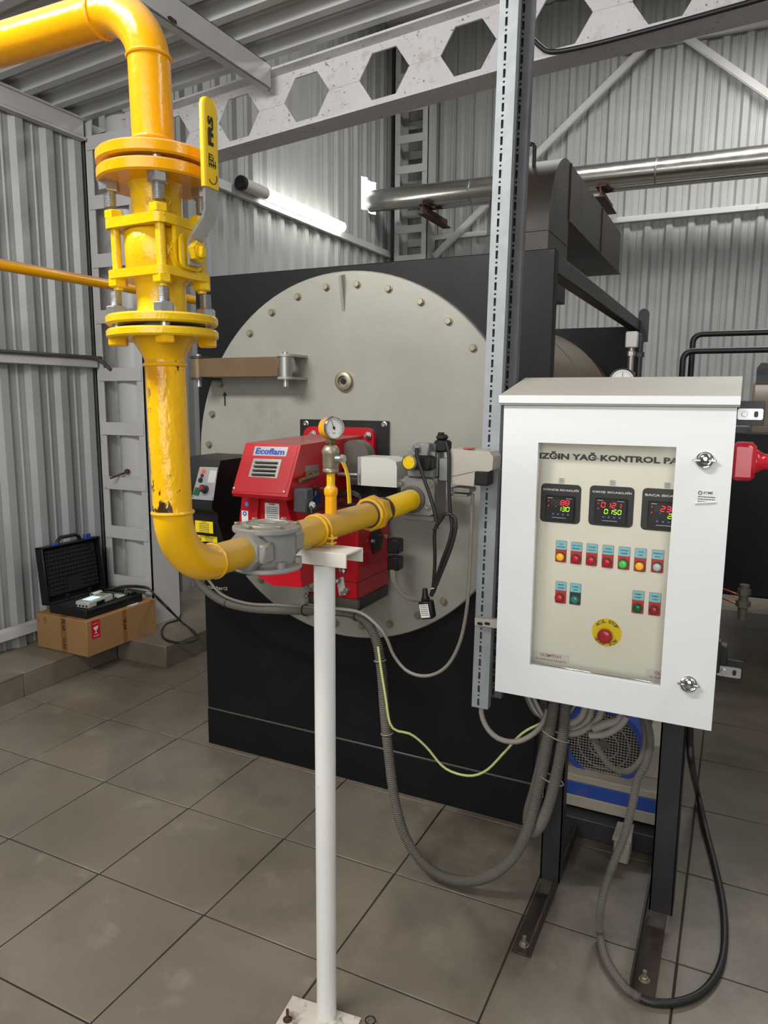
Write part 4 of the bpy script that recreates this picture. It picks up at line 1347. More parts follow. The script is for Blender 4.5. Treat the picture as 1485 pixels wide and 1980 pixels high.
for px, py, s_ in ((598, 1126, 1), (657, 1133, 1)):
    p = at(px, py, Y=.159)
    ct = MB().prism([p + V(o) for o in ((-.012, 0, .03), (.016, 0, .035), (.028, 0, -.028), (.0, 0, -.035))], (0, -.004, 0)).build('catch_plate', M_servo, ab)
    MB().lathe(p + V((-.002, -.004, .022)), -EY, [(.012, 0), (.012, .012), (.008, .02), (.004, .022)], 18).build('catch_knob', M_zinc, ct)
    MB().lathe(p + V((.012, -.004, -.024)), -EY, [(.007, 0), (.007, .004)], 14).build('catch_screw', M_zinc, ct)
    MB().lathe(p + V((.03, -.0, -.012)), -EY, [(.010, 0), (.010, .012), (.006, .016)], 16).build('catch_bolt', M_zinc, ct)
q = MB()
bxp(q, 646, 1082, 669, 1108, .1585, .0012, 0)
lb_ = q.build('warning_label', M_ink, ab)
q = MB()
bxp(q, 647, 1083, 660, 1094, .1578, .0006, 0)
q.build('white_print', M_inkwhite, lb_)
p0_, p1_ = at(665, 1083, Y=.1575), at(661, 1104, Y=.1575)
MB().plate([(-.002, 0), (.002, 0), (.002, .042), (-.002, .042)], p1_, EX, (p0_ - p1_), -.0006).build('red_arrow', M_redlabel, lb_)
lines(MB(), at(655, 1098, Y=.1579), EX, EZ, .02, 3, .006).build('white_print', M_inkwhite, lb_)
p = at(664, 1104, Y=.1577)
MB().plate([(-.008, 0), (0, -.008), (.008, 0), (0, .008)], p, EX, EZ, -.0005).build('white_diamond', M_inkwhite, lb_)
# strap that carries the conduit under the burner
p0_, p1_ = at(592, 1130, Y=.13), at(592, 1190, Y=.13)
st = MB().box(p0_.x - .008, p0_.x + .008, .13, .133, p1_.z, p0_.z, .001).build('hanging_strap', M_zinc, bn)
for py in (1133, 1152):
    p = at(592, py, Y=.13)
    MB().hexn(p, -EY, .010, .008).cyl(p, p - EY * .014, .005, n=10).build('strap_bolt', M_zinc, st)

# black control box at the burner's left
z_ = lambda py, Y=-.02: at(400, py, Y=Y).z
lX1 = at(427, 893, Y=-.02).x
lX0 = lX1 - .21
pr_ = [(.22, z_(887)), (-.02, z_(889)), (-.025, z_(893)), (-.075, z_(972, -.075)), (-.075, z_(985, -.075)), (-.045, z_(992, -.045)), (-.045, z_(1008, -.045)), (-.01, z_(1052)), (.05, z_(1066)), (.22, z_(1070))]
cb = MB().prism([(lX0, y_, q_) for y_, q_ in pr_], (lX1 - lX0, 0, 0)).build('control_box', M_plastic, bn)
fn2 = V((0, -(z_(893) - z_(972, -.075)), .05)).normalized()
fw2 = V((0, .05, z_(893) - z_(972, -.075))).normalized()


def onbox(px, py, lift=.001):
    d = _f + CR * ((px - IW / 2) / FPX) - CU * ((py - IH / 2) / FPX)
    p0_ = V((0, -.075, z_(972, -.075)))
    t_ = (p0_ - CAM).dot(fn2) / d.dot(fn2)
    return CAM + d * t_ + fn2 * lift


cp = MB().prism([onbox(*c_) for c_ in ((371, 965), (413, 968), (422, 904), (387, 903))], fn2 * .0012).build('control_panel', M_silver, cb)
MB().lathe(onbox(395, 911, .002), fn2, [(.0075, 0), (.0075, .003), (.005, .005)], 16).build('orange_lamp', mat('orange_lens', (230, 90, 50), .3), cp)
MB().lathe(onbox(392, 920, .002), fn2, [(.007, 0), (.007, .003), (.004, .006)], 16).build('red_lamp', mat('dark_red_lens', (110, 20, 40), .3), cp)
MB().lathe(onbox(389, 929, .002), fn2, [(.009, 0), (.009, .004), (.006, .007)], 16).build('black_button', M_plastic, cp)
MB().prism([onbox(*c_, .002) for c_ in ((375, 957), (385, 958.5), (390, 944), (380, 943))], fn2 * .005).build('rocker_switch', mat('green_rocker', (20, 92, 60), .25), cp)
kn = onbox(398, 947, .002)
MB().lathe(kn, fn2, [(.015, 0), (.015, .004), (.0125, .006), (.0125, .022), (.010, .024)], 24).build('selector_knob', M_plastic, cp)
MB().lathe(kn, fn2, [(.0095, .0241), (.009, .026)], 24).build('knob_cap', mat('crimson_cap', (150, 30, 50), .35), cp)
MB().prism([onbox(*c_, .0024) for c_ in ((402, 933), (416, 934), (420, 911), (407, 910))], fn2 * .0005).build('blank_field', M_servo, cp)
for c_ in ((374, 961), (411, 964)):
    MB().lathe(onbox(*c_, .002), fn2, [(.004, 0), (.003, .002)], 12).build('panel_screw', M_zinc, cp)
for (x0, y0, x1, y1), lab in (((377, 1006, 412, 1032), 0), ((381, 1034, 420, 1050), 1)):
    q = MB()
    Yl = -.048 + (.035 if lab else 0.0) * .8 - (.004 if lab else 0)
    bxp(q, x0, y0, x1, y1, Yl, .0015, 0)
    y_l = q.build('warning_label', M_warn, cb)
    text('label_lettering', 'WARNING' if not lab else 'DANGER', at((x0 + x1) / 2, y0 + 3, Y=Yl - .0004), EX, EZ, .02, M_ink, y_l, bold=.02)
    lines(MB(), at((x0 + x1) / 2 + 4 * lab, y0 + 6.5, Y=Yl - .0004), EX, EZ, .045 - .008 * lab, 6 if not lab else 3, .0065).build('small_print', M_inkgrey, y_l)
    if lab:
        p = at(387, 1043, Y=Yl - .0006)
        MB().plate([(.003, .012), (-.006, -.001), (0, -.001), (-.003, -.012), (.006, .003), (0, .003)], p, EX, EZ, -.0005).build('bolt_symbol', M_ink, y_l)
MB().box(lX1 - .02, cL + .04, .10, .19, z_(1000, .1), z_(930, .1), .004).build('side_bracket', M_plastic, bn)
# black sockets on the burner's right flank
for (x0, y0, x1, y1) in ((748, 1042, 770, 1072), (748, 1076, 770, 1105)):
    q = MB()
    bxp(q, x0, y0, x1, y1, .30, .05, .005)
    q.build('plug_socket', M_plastic, bn)
for k in range(2):
    pts = [at(x_, y_, Y=Y_) for x_, y_, Y_ in ((757 + 4 * k, 1100, .31), (760 + 4 * k, 1125, .28), (778 + 3 * k, 1150, .2), (800, 1160 - 2 * k, .1), (815, 1157 + 4 * k, .0))]
    cable('cable', pts, .0062, M_cablegrey, parent=bn)

# ---------------------------------------------------------------- gas valve
gv = thing('gas_valve', 'grey cast gas valve block with plugs between the yellow pipe and the steel strut', 'valve', at(815, 998, Y=.02))
VX0, VX1 = at(775, 960, Y=YV).x, at(840, 960, Y=YV).x
VZ0, VZ1 = at(810, 997, Y=YV).z, at(810, 924, Y=YV).z
VYB = at(863, 950, X=VX1).y
MB().box(VX0, VX1, YV + .018, VYB, VZ0, VZ1, .003).build('lower_body', M_cast, gv)
pf = MB().prism([V(((VX0 + VX1) / 2, YV + .018, (VZ0 + VZ1) / 2)) + EX * a + EZ * b for a, b in rrect(VX1 - VX0, VZ1 - VZ0 - .004, .018, 4)], (0, -.018, 0)).build('port_flange', M_cast, gv)
MB().lathe((XP, YV, ZC + .006), -EY, [(.043, 0), (.043, .006), (.038, .010), (.033, .010)], 32).build('port_ring', M_dkgrey, pf)
for px, py in ((776, 932), (834, 935), (827, 979)):
    p = at(px, py, Y=YV)
    MB().lathe(p, -EY, [(.0085, 0), (.0085, .009), (.005, .009), (.004, .004)], 16).build('cap_screw', M_zinc, pf)
MB().box(VX0 + .008, VX1 - .004, YV + .01, VYB - .006, VZ0 - .018, VZ0, .002).build('bottom_plate', M_steel, gv)
UX0, UX1 = at(787, 900, Y=YV + .01).x, at(836, 900, Y=YV + .01).x
UZ1 = at(810, 872, Y=YV + .01).z
ub = MB().box(UX0, UX1 + .006, YV + .01, VYB - .004, VZ1, UZ1, .004).build('upper_body', M_cast, gv)
for k in range(6):
    y_ = YV + .03 + k * .017
    if y_ < VYB - .02:
        MB().box(UX1 + .006, UX1 + .010, y_, y_ + .006, VZ1 + .004, UZ1 - .006, .001).build('cooling_fin', M_cast, ub)
kb = at(793, 894, Y=YV - .03)
q = MB()
bxp(q, 782, 880, 832, 911, YV - .025, .05, .006)
rg = q.build('regulator_head', M_plastic, gv)
MB().lathe(V((kb.x, YV - .025, kb.z)), -EY, [(.0245, 0), (.0245, .012), (.021, .014)], 28).build('cap_ring', M_dkgrey, rg)
MB().lathe(V((kb.x, YV - .0385, kb.z)), -EY, [(.0195, 0), (.0195, .002)], 28).build('yellow_cap', mat('speckled_yellow_cap', (232, 196, 30), .4, spot=((200, 110, 20), 160, .56, .1)), rg)
q = MB()
bxp(q, 803, 856, 828, 883, YV - .01, .035, .004)
cn = q.build('grey_connector', M_cast, gv)
MB().lathe(at(807, 866, Y=YV - .01), V((-.6, -1, -.1)), [(.012, 0), (.012, .008), (.009, .014), (.007, .014)], 16).build('cable_gland', M_cast, cn)
q = MB()
bxp(q, 838, 851, 864, 875, YV + .03, .045, .006)
bxp(q, 842, 840, 860, 852, YV + .035, .035, .006)
bxp(q, 846, 836, 855, 841, YV + .04, .02, .002)
q.build('black_connector', M_plastic, gv)
q = MB()
bxp(q, 824, 858, 842, 880, YV + .02, .04, .003)
q.build('solenoid_cap', M_inkgrey, gv)
# actuator to the right, in front of the strut
p, r_ = at(871, 868, Y=-.055), at(952, 940, Y=-.055)
ac = MB().prism([V((p.x, -.055, p.z)), V((r_.x - .012, -.055, p.z - .004)), V((r_.x, -.055, p.z - .018)), V((r_.x - .002, -.055, p.z - .055)), V((r_.x - .055, -.055, p.z - .085)), V((r_.x - .056, -.055, r_.z - .003)), V((p.x, -.055, r_.z))], (0, .075, 0)).build('actuator_housing', M_beige, gv)
MB().prism([V((p.x, -.056, p.z - .082)), V((r_.x - .055, -.056, p.z - .062)), V((r_.x - .055, -.056, p.z - .0635)), V((p.x, -.056, p.z - .0835))], (0, .0015, 0)).build('joint_line', M_dkgrey, ac)
q = MB()
bxp(q, 895, 866, 913, 869, -.05, .03, .001)
q.build('red_top_mark', M_redlabel, ac)
q = MB()
bxp(q, 872, 942, 908, 954, -.05, .06, .002)
bxp(q, 872, 954, 903, 961, -.052, .05, .001)
bxp(q, 905, 944, 914, 952, -.03, .03, .002)
q.build('actuator_bracket', M_steel, gv)
q = MB()
bxp(q, 917, 911, 944, 940, -.06, .05, .004)
q.build('terminal_box', M_plastic, gv)
MB().box(VX1, p.x + .02, .0, .05, VZ1 - .01, VZ1 + .06, .003).build('mounting_arm', M_cast, gv)

# loose plug and its cables, hanging below the valve
hp_ = thing('hanging_plug', 'black plug with a white label hanging on cables below the gas valve', 'plug', at(826, 1197, Y=-.05))
t0, t1 = at(812, 1168, Y=-.05), at(838, 1192, Y=-.05)
a_ = -0.2
Mx = Matrix.Translation(at(826, 1177, Y=-.04)) @ Matrix.Rotation(a_, 4, 'Y')
MB().box(-.021, .021, -.016, .016, -.03, .026, .004, Mx).box(-.012, .012, -.010, .010, .026, .038, .003, Mx).build('plug_body', M_plastic, hp_)
MB().box(-.0175, .012, -.0168, -.0158, -.024, .018, 0, Mx).build('label', M_paper, hp_)
lines(MB(), Mx @ V((-.003, -.0169, .014)), Mx.to_3x3() @ EX, Mx.to_3x3() @ EZ, .024, 6, .006).build('small_print', M_inkgrey, hp_)
MB().tube([Mx @ V((0, 0, .036)), Mx @ V((.002, 0, .05)), Mx @ V((.004, 0, .064))], [.011, .009, .007], 12).build('strain_relief', M_plastic, hp_)
for k, pts in enumerate((
        ((806, 866), (806, 880), (818, 920), (832, 960), (843, 1000), (846, 1015), (851, 1008), (860, 993), (872, 994), (881, 1005), (880, 1030), (868, 1070), (852, 1110), (840, 1140), (834, 1152)),
        ((862, 855), (868, 880), (868, 940), (871, 990), (874, 1020), (868, 1050), (855, 1085), (842, 1125), (833, 1152)),
        ((846, 1013), (840, 1030), (841, 1080), (839, 1120), (836, 1150)),)):
    w_ = [at(x_, y_, Y=-.075 + .012 * k) for x_, y_ in pts]
    cable('cable', w_, .0058, M_cableblack, parent=hp_)
q = MB().torus(at(840, 1136, Y=-.068), V((-.3, 0, 1)), .012, .0016, 18, 6)
q.build('cable_tie', M_inkwhite, hp_)
for px, py in ((880, 1022), (843, 1022), (857, 1095)):
    MB().torus(at(px, py, Y=-.068), V((-.3, 0, 1)), .0095, .0013, 16, 6).build('cable_tie', M_plastic, hp_)
# ---------------------------------------------------------------- control cabinet
CX0, CX1, CZ0, CZ1, CY = 1.712, 2.291, 0.762, 1.589, -0.10
cab = thing('control_cabinet', 'white enamelled control cabinet with a glazed door and sloping rain hood', 'cabinet', ((CX0 + CX1) / 2, 0.03, CZ0))
b = MB()
cw = 0.0025
b.box(CX0 + .004, CX0 + .008, CY + .026, .14, CZ0 + .004, CZ1, .001).box(CX1 - .008, CX1 - .003, CY + .026, .14, CZ0 + .004, CZ1, .001)
b.box(CX0 + .008, CX1 - .008, .135, .14, CZ0 + .004, CZ1, .001).box(CX0 + .008, CX1 - .008, CY + .026, .135, CZ0 + .004, CZ0 + .008, .001).box(CX0 + .008, CX1 - .008, CY + .026, .135, CZ1 - .005, CZ1, .001)
b.build('body', M_white, cab)
MB().box(CX0 + .009, CX1 - .009, CY + .024, CY + .03, CZ0 + .009, CZ1 - .006, 0).build('door_gasket', M_plastic, cab) if False else None
# rain hood
hz0, hz1 = at(1200, 781, Y=CY - .015).z, at(1200, 765.5, Y=CY - .015).z
hbk = at(1235, 729, Y=.15).z
hX0, hX1 = CX0 - .010, CX1 + .006
MB().prism([(hX0, CY - .015, hz0), (hX0, CY - .015, hz1), (hX0, .15, hbk), (hX0, .15, CZ1 + .001), (hX0, .10, CZ1 + .001), (hX0, CY - .012, CZ1 + .001 if CZ1 + .001 < hz0 else hz0)], (hX1 - hX0, 0, 0)).build('rain_hood', M_hood, cab, smooth=False)
MB().box(hX0 - .0005, hX1 + .0005, CY - .0165, CY - .0145, hz0, hz1 + .0005, .0005).build('hood_lip', M_white, cab)
# door with its window opening
wx0, wx1, wz0, wz1 = 1.811, 2.161, 0.858, 1.4895
d = MB()
y0, y1 = CY, CY + .02
for x_, X_, z0, z1 in ((CX0, wx0, CZ0, CZ1), (wx1, CX1, CZ0, CZ1), (wx0, wx1, CZ0, wz0), (wx0, wx1, wz1, CZ1)):
    d.box(x_, X_, y0, y1, z0, z1, 0)
dm = MB()
o = [(CX0, CZ0), (CX1, CZ0), (CX1, CZ1), (CX0, CZ1)]
i_ = [(wx0, wz0), (wx1, wz0), (wx1, wz1), (wx0, wz1)]
vs_ = [(x_, y_, z_) for y_ in (y0, y1) for ring in (o, i_) for x_, z_ in ring]
fs_ = []
for k in range(4):
    j = (k + 1) % 4
    fs_ += [(k, j, 4 + j, 4 + k), (8 + k, 8 + j, 12 + j, 12 + k), (k, j, 8 + j, 8 + k), (4 + k, 4 + j, 12 + j, 12 + k)]
door = MB().add(vs_, fs_).build('door', M_white, cab, smooth=False)
MB().box(wx0 - .004, wx1 + .004, y1 - .006, y1 - .002, wz0 - .004, wz1 + .004, 0).build('window_pane', M_glass, door)
MB().box(wx0, wx1, y0 + .008, y1 - .006, wz0, wz0 + .006, .001).build('window_bead', M_chrome, door)
for px, py in ((1363, 889), (1332, 1321)):
    p = at(px, py, Y=CY)
    l_ = MB().lathe(p, -EY, [(.020, 0), (.020, .003), (.016, .006)], 28)
    l_.ball(p - EY * .008, .017, .010, .018, 18, 10)
    l_.box(p.x - .027, p.x + .027, p.y - .016, p.y - .008, p.z - .004, p.z + .002, .002)
    l_.torus(p - EY * .010, V((0, -1, .4)), .018, .0035, 20, 8)
    l_.build('latch', M_chrome, door)
q = MB()
bxp(q, 1346, 948, 1383, 972, CY - .0008, .001, 0)
stk = q.build('sticker', M_paper, door)
text('sticker_lettering', 'ATME', at(1369, 953, Y=CY - .001), EX, EZ, .022, M_inkgrey, stk, bold=.02)
lines(MB(), at(1366, 961, Y=CY - .001), EX, EZ, .040, 3, .006).build('small_print', M_inkgrey, stk)
MB().torus(at(1354, 953, Y=CY - .001), EY, .004, .0011, 14, 5).build('emblem', M_inkgrey, stk)
MB().tube([at(1343, 973, Y=CY - .003), at(1384, 971, Y=CY - .003)], .0026, 8).build('peeling_edge', M_paper, stk)

# inner panel and its instruments
IY = -.035
pn = MB().box(CX0 + .012, CX1 - .012, IY, IY + .004, CZ0 + .012, CZ1 - .02, 0).build('inner_panel', M_panel, cab)
ip = lambda px, py, lift=.0: at(px, py, Y=IY - lift)
ztxt = ip(1170, 884).z
text('title_lettering', 'KIZĞIN YAĞ KONTROL PANOSU', V((ip(1029, 880).x + .2365, IY - .001, ztxt)), EX, EZ, .473, M_inkgrey, pn, height=.0225, bold=.045)
for (x0, y0, x1, y1) in ((1040, 857, 1306, 876),):
    pass
SEG = {'0': 'abcdef', '1': 'bc', '2': 'abged', '3': 'abgcd', '5': 'afgcd', '7': 'abc', '8': 'abcdefg'}


def digits(s, c, w, h, name, mt, parent):
    """seven segment figures, bottom-left of the row at c"""
    m = MB()
    t = w * .17
    for k, ch in enumerate(s):
        if ch == ' ':
            continue
        x = c.x + k * w * 1.42
        sk = lambda zz: zz * .10
        for g_ in SEG[ch]:
            if g_ in 'agd':
                zc_ = {'a': h, 'g': h / 2, 'd': 0}[g_]
                q_ = [(x + t * .7, zc_ - t / 2), (x + w - t * .7, zc_ - t / 2), (x + w - t * .7, zc_ + t / 2), (x + t * .7, zc_ + t / 2)]
            else:
                xc = x if g_ in 'fe' else x + w
                za = h / 2 if g_ in 'fb' else 0
                q_ = [(xc - t / 2, za + t * .7), (xc + t / 2, za + t * .7), (xc + t / 2, za + h / 2 - t * .7), (xc - t / 2, za + h / 2 - t * .7)]
            m.prism([(a + sk(b_), c.y, c.z + b_) for a, b_ in q_], (0, -.0006, 0))
    return m.build(name, mt, parent, smooth=False)


def controller(x0, y0, x1, y1, title, lab, red, dim, green):
    p, r_ = ip(x0, y0), ip(x1, y1)
    w, h = r_.x - p.x, p.z - r_.z
    cx, cz = (p.x + r_.x) / 2, (p.z + r_.z) / 2
    bz_ = MB().prism([V((cx, IY - .0002, cz)) + EX * a + EZ * b_ for a, b_ in rrect(w, h, .012, 5)], (0, -.0012, 0)).build('controller_surround', M_charcoal, cab, label=lab)
    text('title_lettering', title, (cx, IY - .0018, cz + h * .35), EX, EZ, w * .88, M_inkwhite, bz_, height=.0082, bold=.03)
    mw, mh = w * .72, h * .64
    mx, mz = cx + .001, cz - h * .12
    MB().box(mx - mw / 2, mx + mw / 2, IY - .012, IY - .001, mz - mh / 2, mz + mh / 2, .002).build('controller_module', M_plastic, bz_)
    yy = IY - .0122
    dw, dh = mw * .115, mh * .185
    x_ = mx - mw * .30
    z_ = mz + mh * .16
    digits(dim, V((x_, yy, z_)), dw, dh, 'unlit_figures', M_led_off, bz_) if dim.strip() else None
    digits(red, V((x_, yy - .0002, z_)), dw, dh, 'red_figures', M_led_red, bz_)
    digits(green, V((x_ + dw * .9, yy, z_ - dh * 1.32)), dw * .85, dh * .9, 'green_figures', M_led_green, bz_)
    q = MB()
    for k in range(4):
        q.plate(rrect(.005, .004, .001, 2), (mx - mw * .22 + k * mw * .17, yy, mz - mh * .22), EX, EZ, -.0005)
    q.build('key_print', M_led_blue, bz_)
    q = MB()
    q.box(mx - mw * .25, mx + mw * .22, yy - .0004, yy, mz - mh * .37, mz - mh * .355)
    q.box(mx - mw * .42, mx - mw * .25, yy - .0004, yy, mz + mh * .41, mz + mh * .43).box(mx + mw * .2, mx + mw * .4, yy - .0004, yy, mz + mh * .41, mz + mh * .425)
    q.build('white_print', M_inkwhite, bz_)
    q = MB()
    for k in range(2):
        q.plate(disc(.0014, 8), (mx - mw * .39, yy, mz + mh * (.30 - .2 * k)), EX, EZ, -.0005)
    q.build('alarm_leds', M_led_red, bz_)
    MB().plate(disc(.0011, 8), (mx - mw * .14, yy, mz + mh * .09), EX, EZ, -.0005).build('amber_led', M_warn, bz_)
    q = MB().box(cx - .008, cx + .010, IY - .001, IY - .0002, cz + h / 2 + .001, cz + h / 2 + .018)
    tg = q.build('paper_tag', M_paper, bz_)
    lines(MB(), V((cx + .001, IY - .0012, cz + h / 2 + .015)), EX, EZ, .014, 4, .0036).build('small_print', M_inkgrey, bz_)


controller(1047, 934, 1121, 1014, 'DÖNÜŞ SICAKLIĞI', 'left temperature controller in a black surround', '  88', '88  ', ' 130')
controller(1141, 938, 1223, 1021, 'ÇIKIŞ SICAKLIĞI', 'middle temperature controller in a black surround', '0121', '    ', '0150')
controller(1243, 943, 1331, 1031, 'BACA SICAKLIĞI', 'right temperature controller partly behind the door edge', ' 230', '8   ', '  270')


def button(px, py, w, l1, l2, back, rgb, lab, lx, ly, emit=0.0):
    """legend plate with a round lens below; px, py centre of the lens, lx, ly top of the plate"""
    c = ip(px, py)
    tp_ = ip(lx, ly)
    h = tp_.z - c.z + w * .52
    x0, x1 = tp_.x - w / 2, tp_.x + w / 2
    zt_, zb2 = tp_.z, tp_.z - h
    pl_ = MB().prism([V((tp_.x, IY - .0002, (zt_ + zb2) / 2)) + EX * a + EZ * b_ for a, b_ in rrect(w, h, .003, 3)], (0, -.001, 0)).build('push_button', back, cab, label=lab)
    MB().prism([V((tp_.x, IY - .0012, zt_ - h * .21)) + EX * a + EZ * b_ for a, b_ in rrect(w - .0016, h * .40, .0025, 3)], (0, -.0006, 0)).build('legend_plate', M_cyan, pl_)
    text('legend_lettering', l1, (tp_.x, IY - .002, zt_ - h * .155), EX, EZ, w * .11 * len(l1) if len(l1) < 7 else w * .8, M_ink, pl_, height=.0034, bold=.03)
    text('legend_lettering', l2, (tp_.x, IY - .002, zt_ - h * .29), EX, EZ, w * .11 * len(l2) if len(l2) < 7 else w * .8, M_ink, pl_, height=.0034, bold=.03)
    r = w * .44
    MB().lathe(c + V((0, -.001, 0)), -EY, [(r, 0), (r, .006), (r * .92, .0085), (r * .82, .0085), (r * .80, .005)], 28).build('bezel', M_dkgrey, pl_)
    nm = 'lens_%d_%d_%d_%d' % (*rgb, int(emit * 10))
    MB().lathe(c + V((0, -.003, 0)), -EY, [(r * .79, 0), (r * .79, .006), (r * .6, .0085), (r * .2, .0095)], 28).build('lens', lens_mat(nm, rgb, emit), pl_, ang=60)


bw = 0.0312
RED, AMB, GRN, WHT = (220, 34, 58), (250, 172, 40), (76, 184, 84), (216, 216, 222)
row1 = ((1084, 1076, 'YAĞ', 'HATASI', AMB, 'amber lamp first in the upper row', 1086, 1045), (1114, 1080, 'ACİL STOP', 'BASILI', RED, 'red lamp second in the upper row', 1115.5, 1048), (1143.5, 1083, 'YÜKSEK', 'BASINÇ', RED, 'red lamp third in the upper row', 1145.5, 1051),
        (1174, 1087, 'YÜKSEK', 'SICAKLIK', RED, 'red lamp fourth in the upper row', 1176.5, 1054), (1205, 1090, 'SİSTEM', 'HAZIR', GRN, 'green lamp in the upper row', 1208, 1057), (1237, 1094, 'AKIŞ', 'YOK', AMB, 'amber lamp sixth in the upper row', 1239.5, 1060), (1271, 1096, 'İMBİSAT', 'İKAZ', WHT, 'white lamp at the end of the upper row', 1273, 1063))
for px, py, l1, l2, rgb, lab, lx, ly in row1:
    button(px, py, bw, l1, l2, M_redlabel, rgb, lab, lx, ly, .25 if rgb in (AMB, GRN) else 0)
button(1082.5, 1155.5, bw, 'GENEL', 'ALARM', M_redlabel, RED, 'red general alarm lamp at lower left', 1085.5, 1124)
button(1112, 1158.5, bw, 'KORNA', 'SUS', M_teal, (40, 150, 136), 'teal horn button beside the red alarm lamp', 1113.5, 1128)
button(1233, 1175, bw * 1.0, 'POMPA', 'START', M_redlabel, (6, 110, 70), 'dark green pump start button', 1235, 1142)
button(1265, 1179, bw * 1.0, 'POMPA', 'STOP', M_redlabel, (180, 30, 56), 'red pump stop button', 1267.5, 1146)
# emergency stop
c = ip(1173, 1223)
yb = MB().plate(disc(.0405, 44), c + V((0, -.0003, 0)), EX, EZ, -.0012).build('emergency_stop', M_warn, cab, label='red mushroom emergency stop on a yellow disc')
def arctext(s, c, R, a0, a1, size, flip=False):
    n_ = len(s)
    for k, ch in enumerate(s):
        if ch == ' ':
            continue
        a = a0 + (a1 - a0) * k / (n_ - 1)
        d_ = EX * math.cos(a) + EZ * math.sin(a)
        u_ = EX * math.sin(a) - EZ * math.cos(a)
        text('lettering', ch, V(c) + d_ * R + V((0, -.0018, 0)), u_, d_, size * (.35 if ch in 'İI' else .9), M_inkgrey, yb, height=size, bold=.02)


arctext('ACİL STOP', c, .033, PI * .79, PI * .21, .0095)
arctext('ACİL STOP', c, .033, PI * 1.79, PI * 1.21, .0095)
c2 = ip(1172, 1226)
MB().cyl(c2 - EY * .001, c2 - EY * .014, .0155, n=28).build('stem', M_dkgrey, yb)
MB().lathe(c2 - EY * .014, -EY, [(.019, 0), (.0205, .003), (.0205, .010), (.0195, .0135), (.012, .016), (.004, .017)], 32).build('mushroom_head', lens_mat('mushroom_red', (186, 36, 52)), yb, ang=60)
# maker's stickers at the panel's foot
for x0, y0, x1, y1 in ((1030, 1257, 1100, 1284), (1249, 1292, 1330, 1322)):
    q = MB()
    bxp(q, x0, y0, x1, y1, IY - .0014, .001, 0)
    s_ = q.build('maker_sticker', M_paper, cab)
    w_ = at(x1, y1, Y=IY).x - at(x0, y0, Y=IY).x
    cx_ = at((x0 + x1) / 2, (y0 + y1) / 2, Y=IY - .0016)
    text('sticker_lettering', 'OLİMPİYAT', cx_ + EZ * .005, EX, EZ, w_ * .58, M_inkred, s_, bold=.02)
    text('sticker_lettering', 'ISI MAKİNA SANAYİ', cx_ - EZ * .008, EX, EZ, w_ * .82, M_inkred, s_)
# right flank: red mains socket, fixing brackets
sock = MB()
p, r_ = at(1424, 856, Y=-.01), at(1466, 931, Y=-.01)
sx0, sx1 = CX1 - .003, CX1 + .052
so = MB().box(sx0, sx1, -.02, .07, r_.z, p.z, .010).build('mains_socket', lens_mat('socket_red', (206, 24, 48)), cab, label='red industrial mains socket on the right flank')
zc_ = (r_.z + p.z) / 2
MB().lathe((sx1 - .001, .02, zc_), EX, [(.030, 0), (.030, .006), (.026, .010), (.020, .022), (.020, .055), (.014, .06)], 28).build('plug', lens_mat('socket_red', (206, 24, 48)), so, ang=50)
for px, py in ((1452, 801), (1411, 1300)):
    c = at(px, py, Y=.146)
    x_ = CX1 - .004
    MB().box(x_, x_ + .07, .150, .158, c.z - .03, c.z + .035, .001).build('fixing_bracket', M_plastic, cab)
    br_ = MB().prism([V((x_ + .036, .150, c.z)) + EX * a + EZ * b_ for a, b_ in rrect(.062, .030, .005, 3)], (0, -.003, 0)).build('wall_lug', M_zinc, cab)
    MB().prism([V((x_ + .050, .1465, c.z)) + EX * a + EZ * b_ for a, b_ in rrect(.010, .016, .004, 3)], (0, -.0004, 0)).build('slot', M_plastic, br_)
    MB().hexn(V((x_ + .022, .147, c.z)), -EY, .008, .006).build('lug_bolt', M_zinc, br_)
q = MB().box(CX1 - .003, CX1 - .002, .0, .06, 1.17, 1.29)
q.build('danger_sticker', M_redlabel, cab)
q = MB().box(CX1 - .003, CX1 + .025, .10, .14, .875, .93, .003).box(CX1 - .003, CX1 + .008, .07, .10, .86, .95, .002)
q.build('hinge_block', M_plastic, cab)

# ---------------------------------------------------------------- stand
stn = thing('cabinet_stand', 'black welded steel stand on two rust-brown feet carrying the control cabinet', 'stand', (2.02, .16, 0))
LY = .142
la = (at(1048, 1600, Y=LY).x, at(1087, 1600, Y=LY).x)
ra = (at(1258, 1700, Y=LY).x, at(1305, 1700, Y=LY).x)
for (x0, x1) in (la, ra):
    MB().box(x0, x1, LY, LY + .006, .04, 1.55, .001).box(x1 - .006, x1, LY, LY + .10 if x0 > 2 else LY + .05, .04, 1.55, .001).box(x0, x0 + .006, LY, LY + .05, .04, 1.55, .001).build('leg', M_blackframe, stn)
fx = ((1.808, 1.866, 1), (2.140, 2.206, -1))
for x0, x1, sd in fx:
    f = MB().box(x0, x1, -.172, .50, 0.0, .006, .001)
    if sd > 0:
        f.box(x1 - .006, x1, -.172, .50, .006, .05, .001)
    else:
        f.box(x0, x0 + .006, -.172, .50, .006, .05, .001)
    ft_ = f.build('foot', M_rusty if False else mat('worn_brown_black_steel', (58, 48, 42), .5, .2, .3, 8, spot=((96, 78, 62), 10, .58, .2)), stn)
    c = V(((x0 + x1) / 2, -.135 if sd > 0 else -.115, .006))
    MB().lathe(c, EZ, [(.015, 0), (.015, .002)], 16).hexn(c + EZ * .002, EZ, .011, .009).cyl(c, c + EZ * .028, .006, n=10).build('anchor_bolt', M_bolt, ft_)
MB().box(la[1], ra[0], LY + .002, LY + .02, 1.40, 1.44, .001).build('cross_rail', M_blackframe, stn)
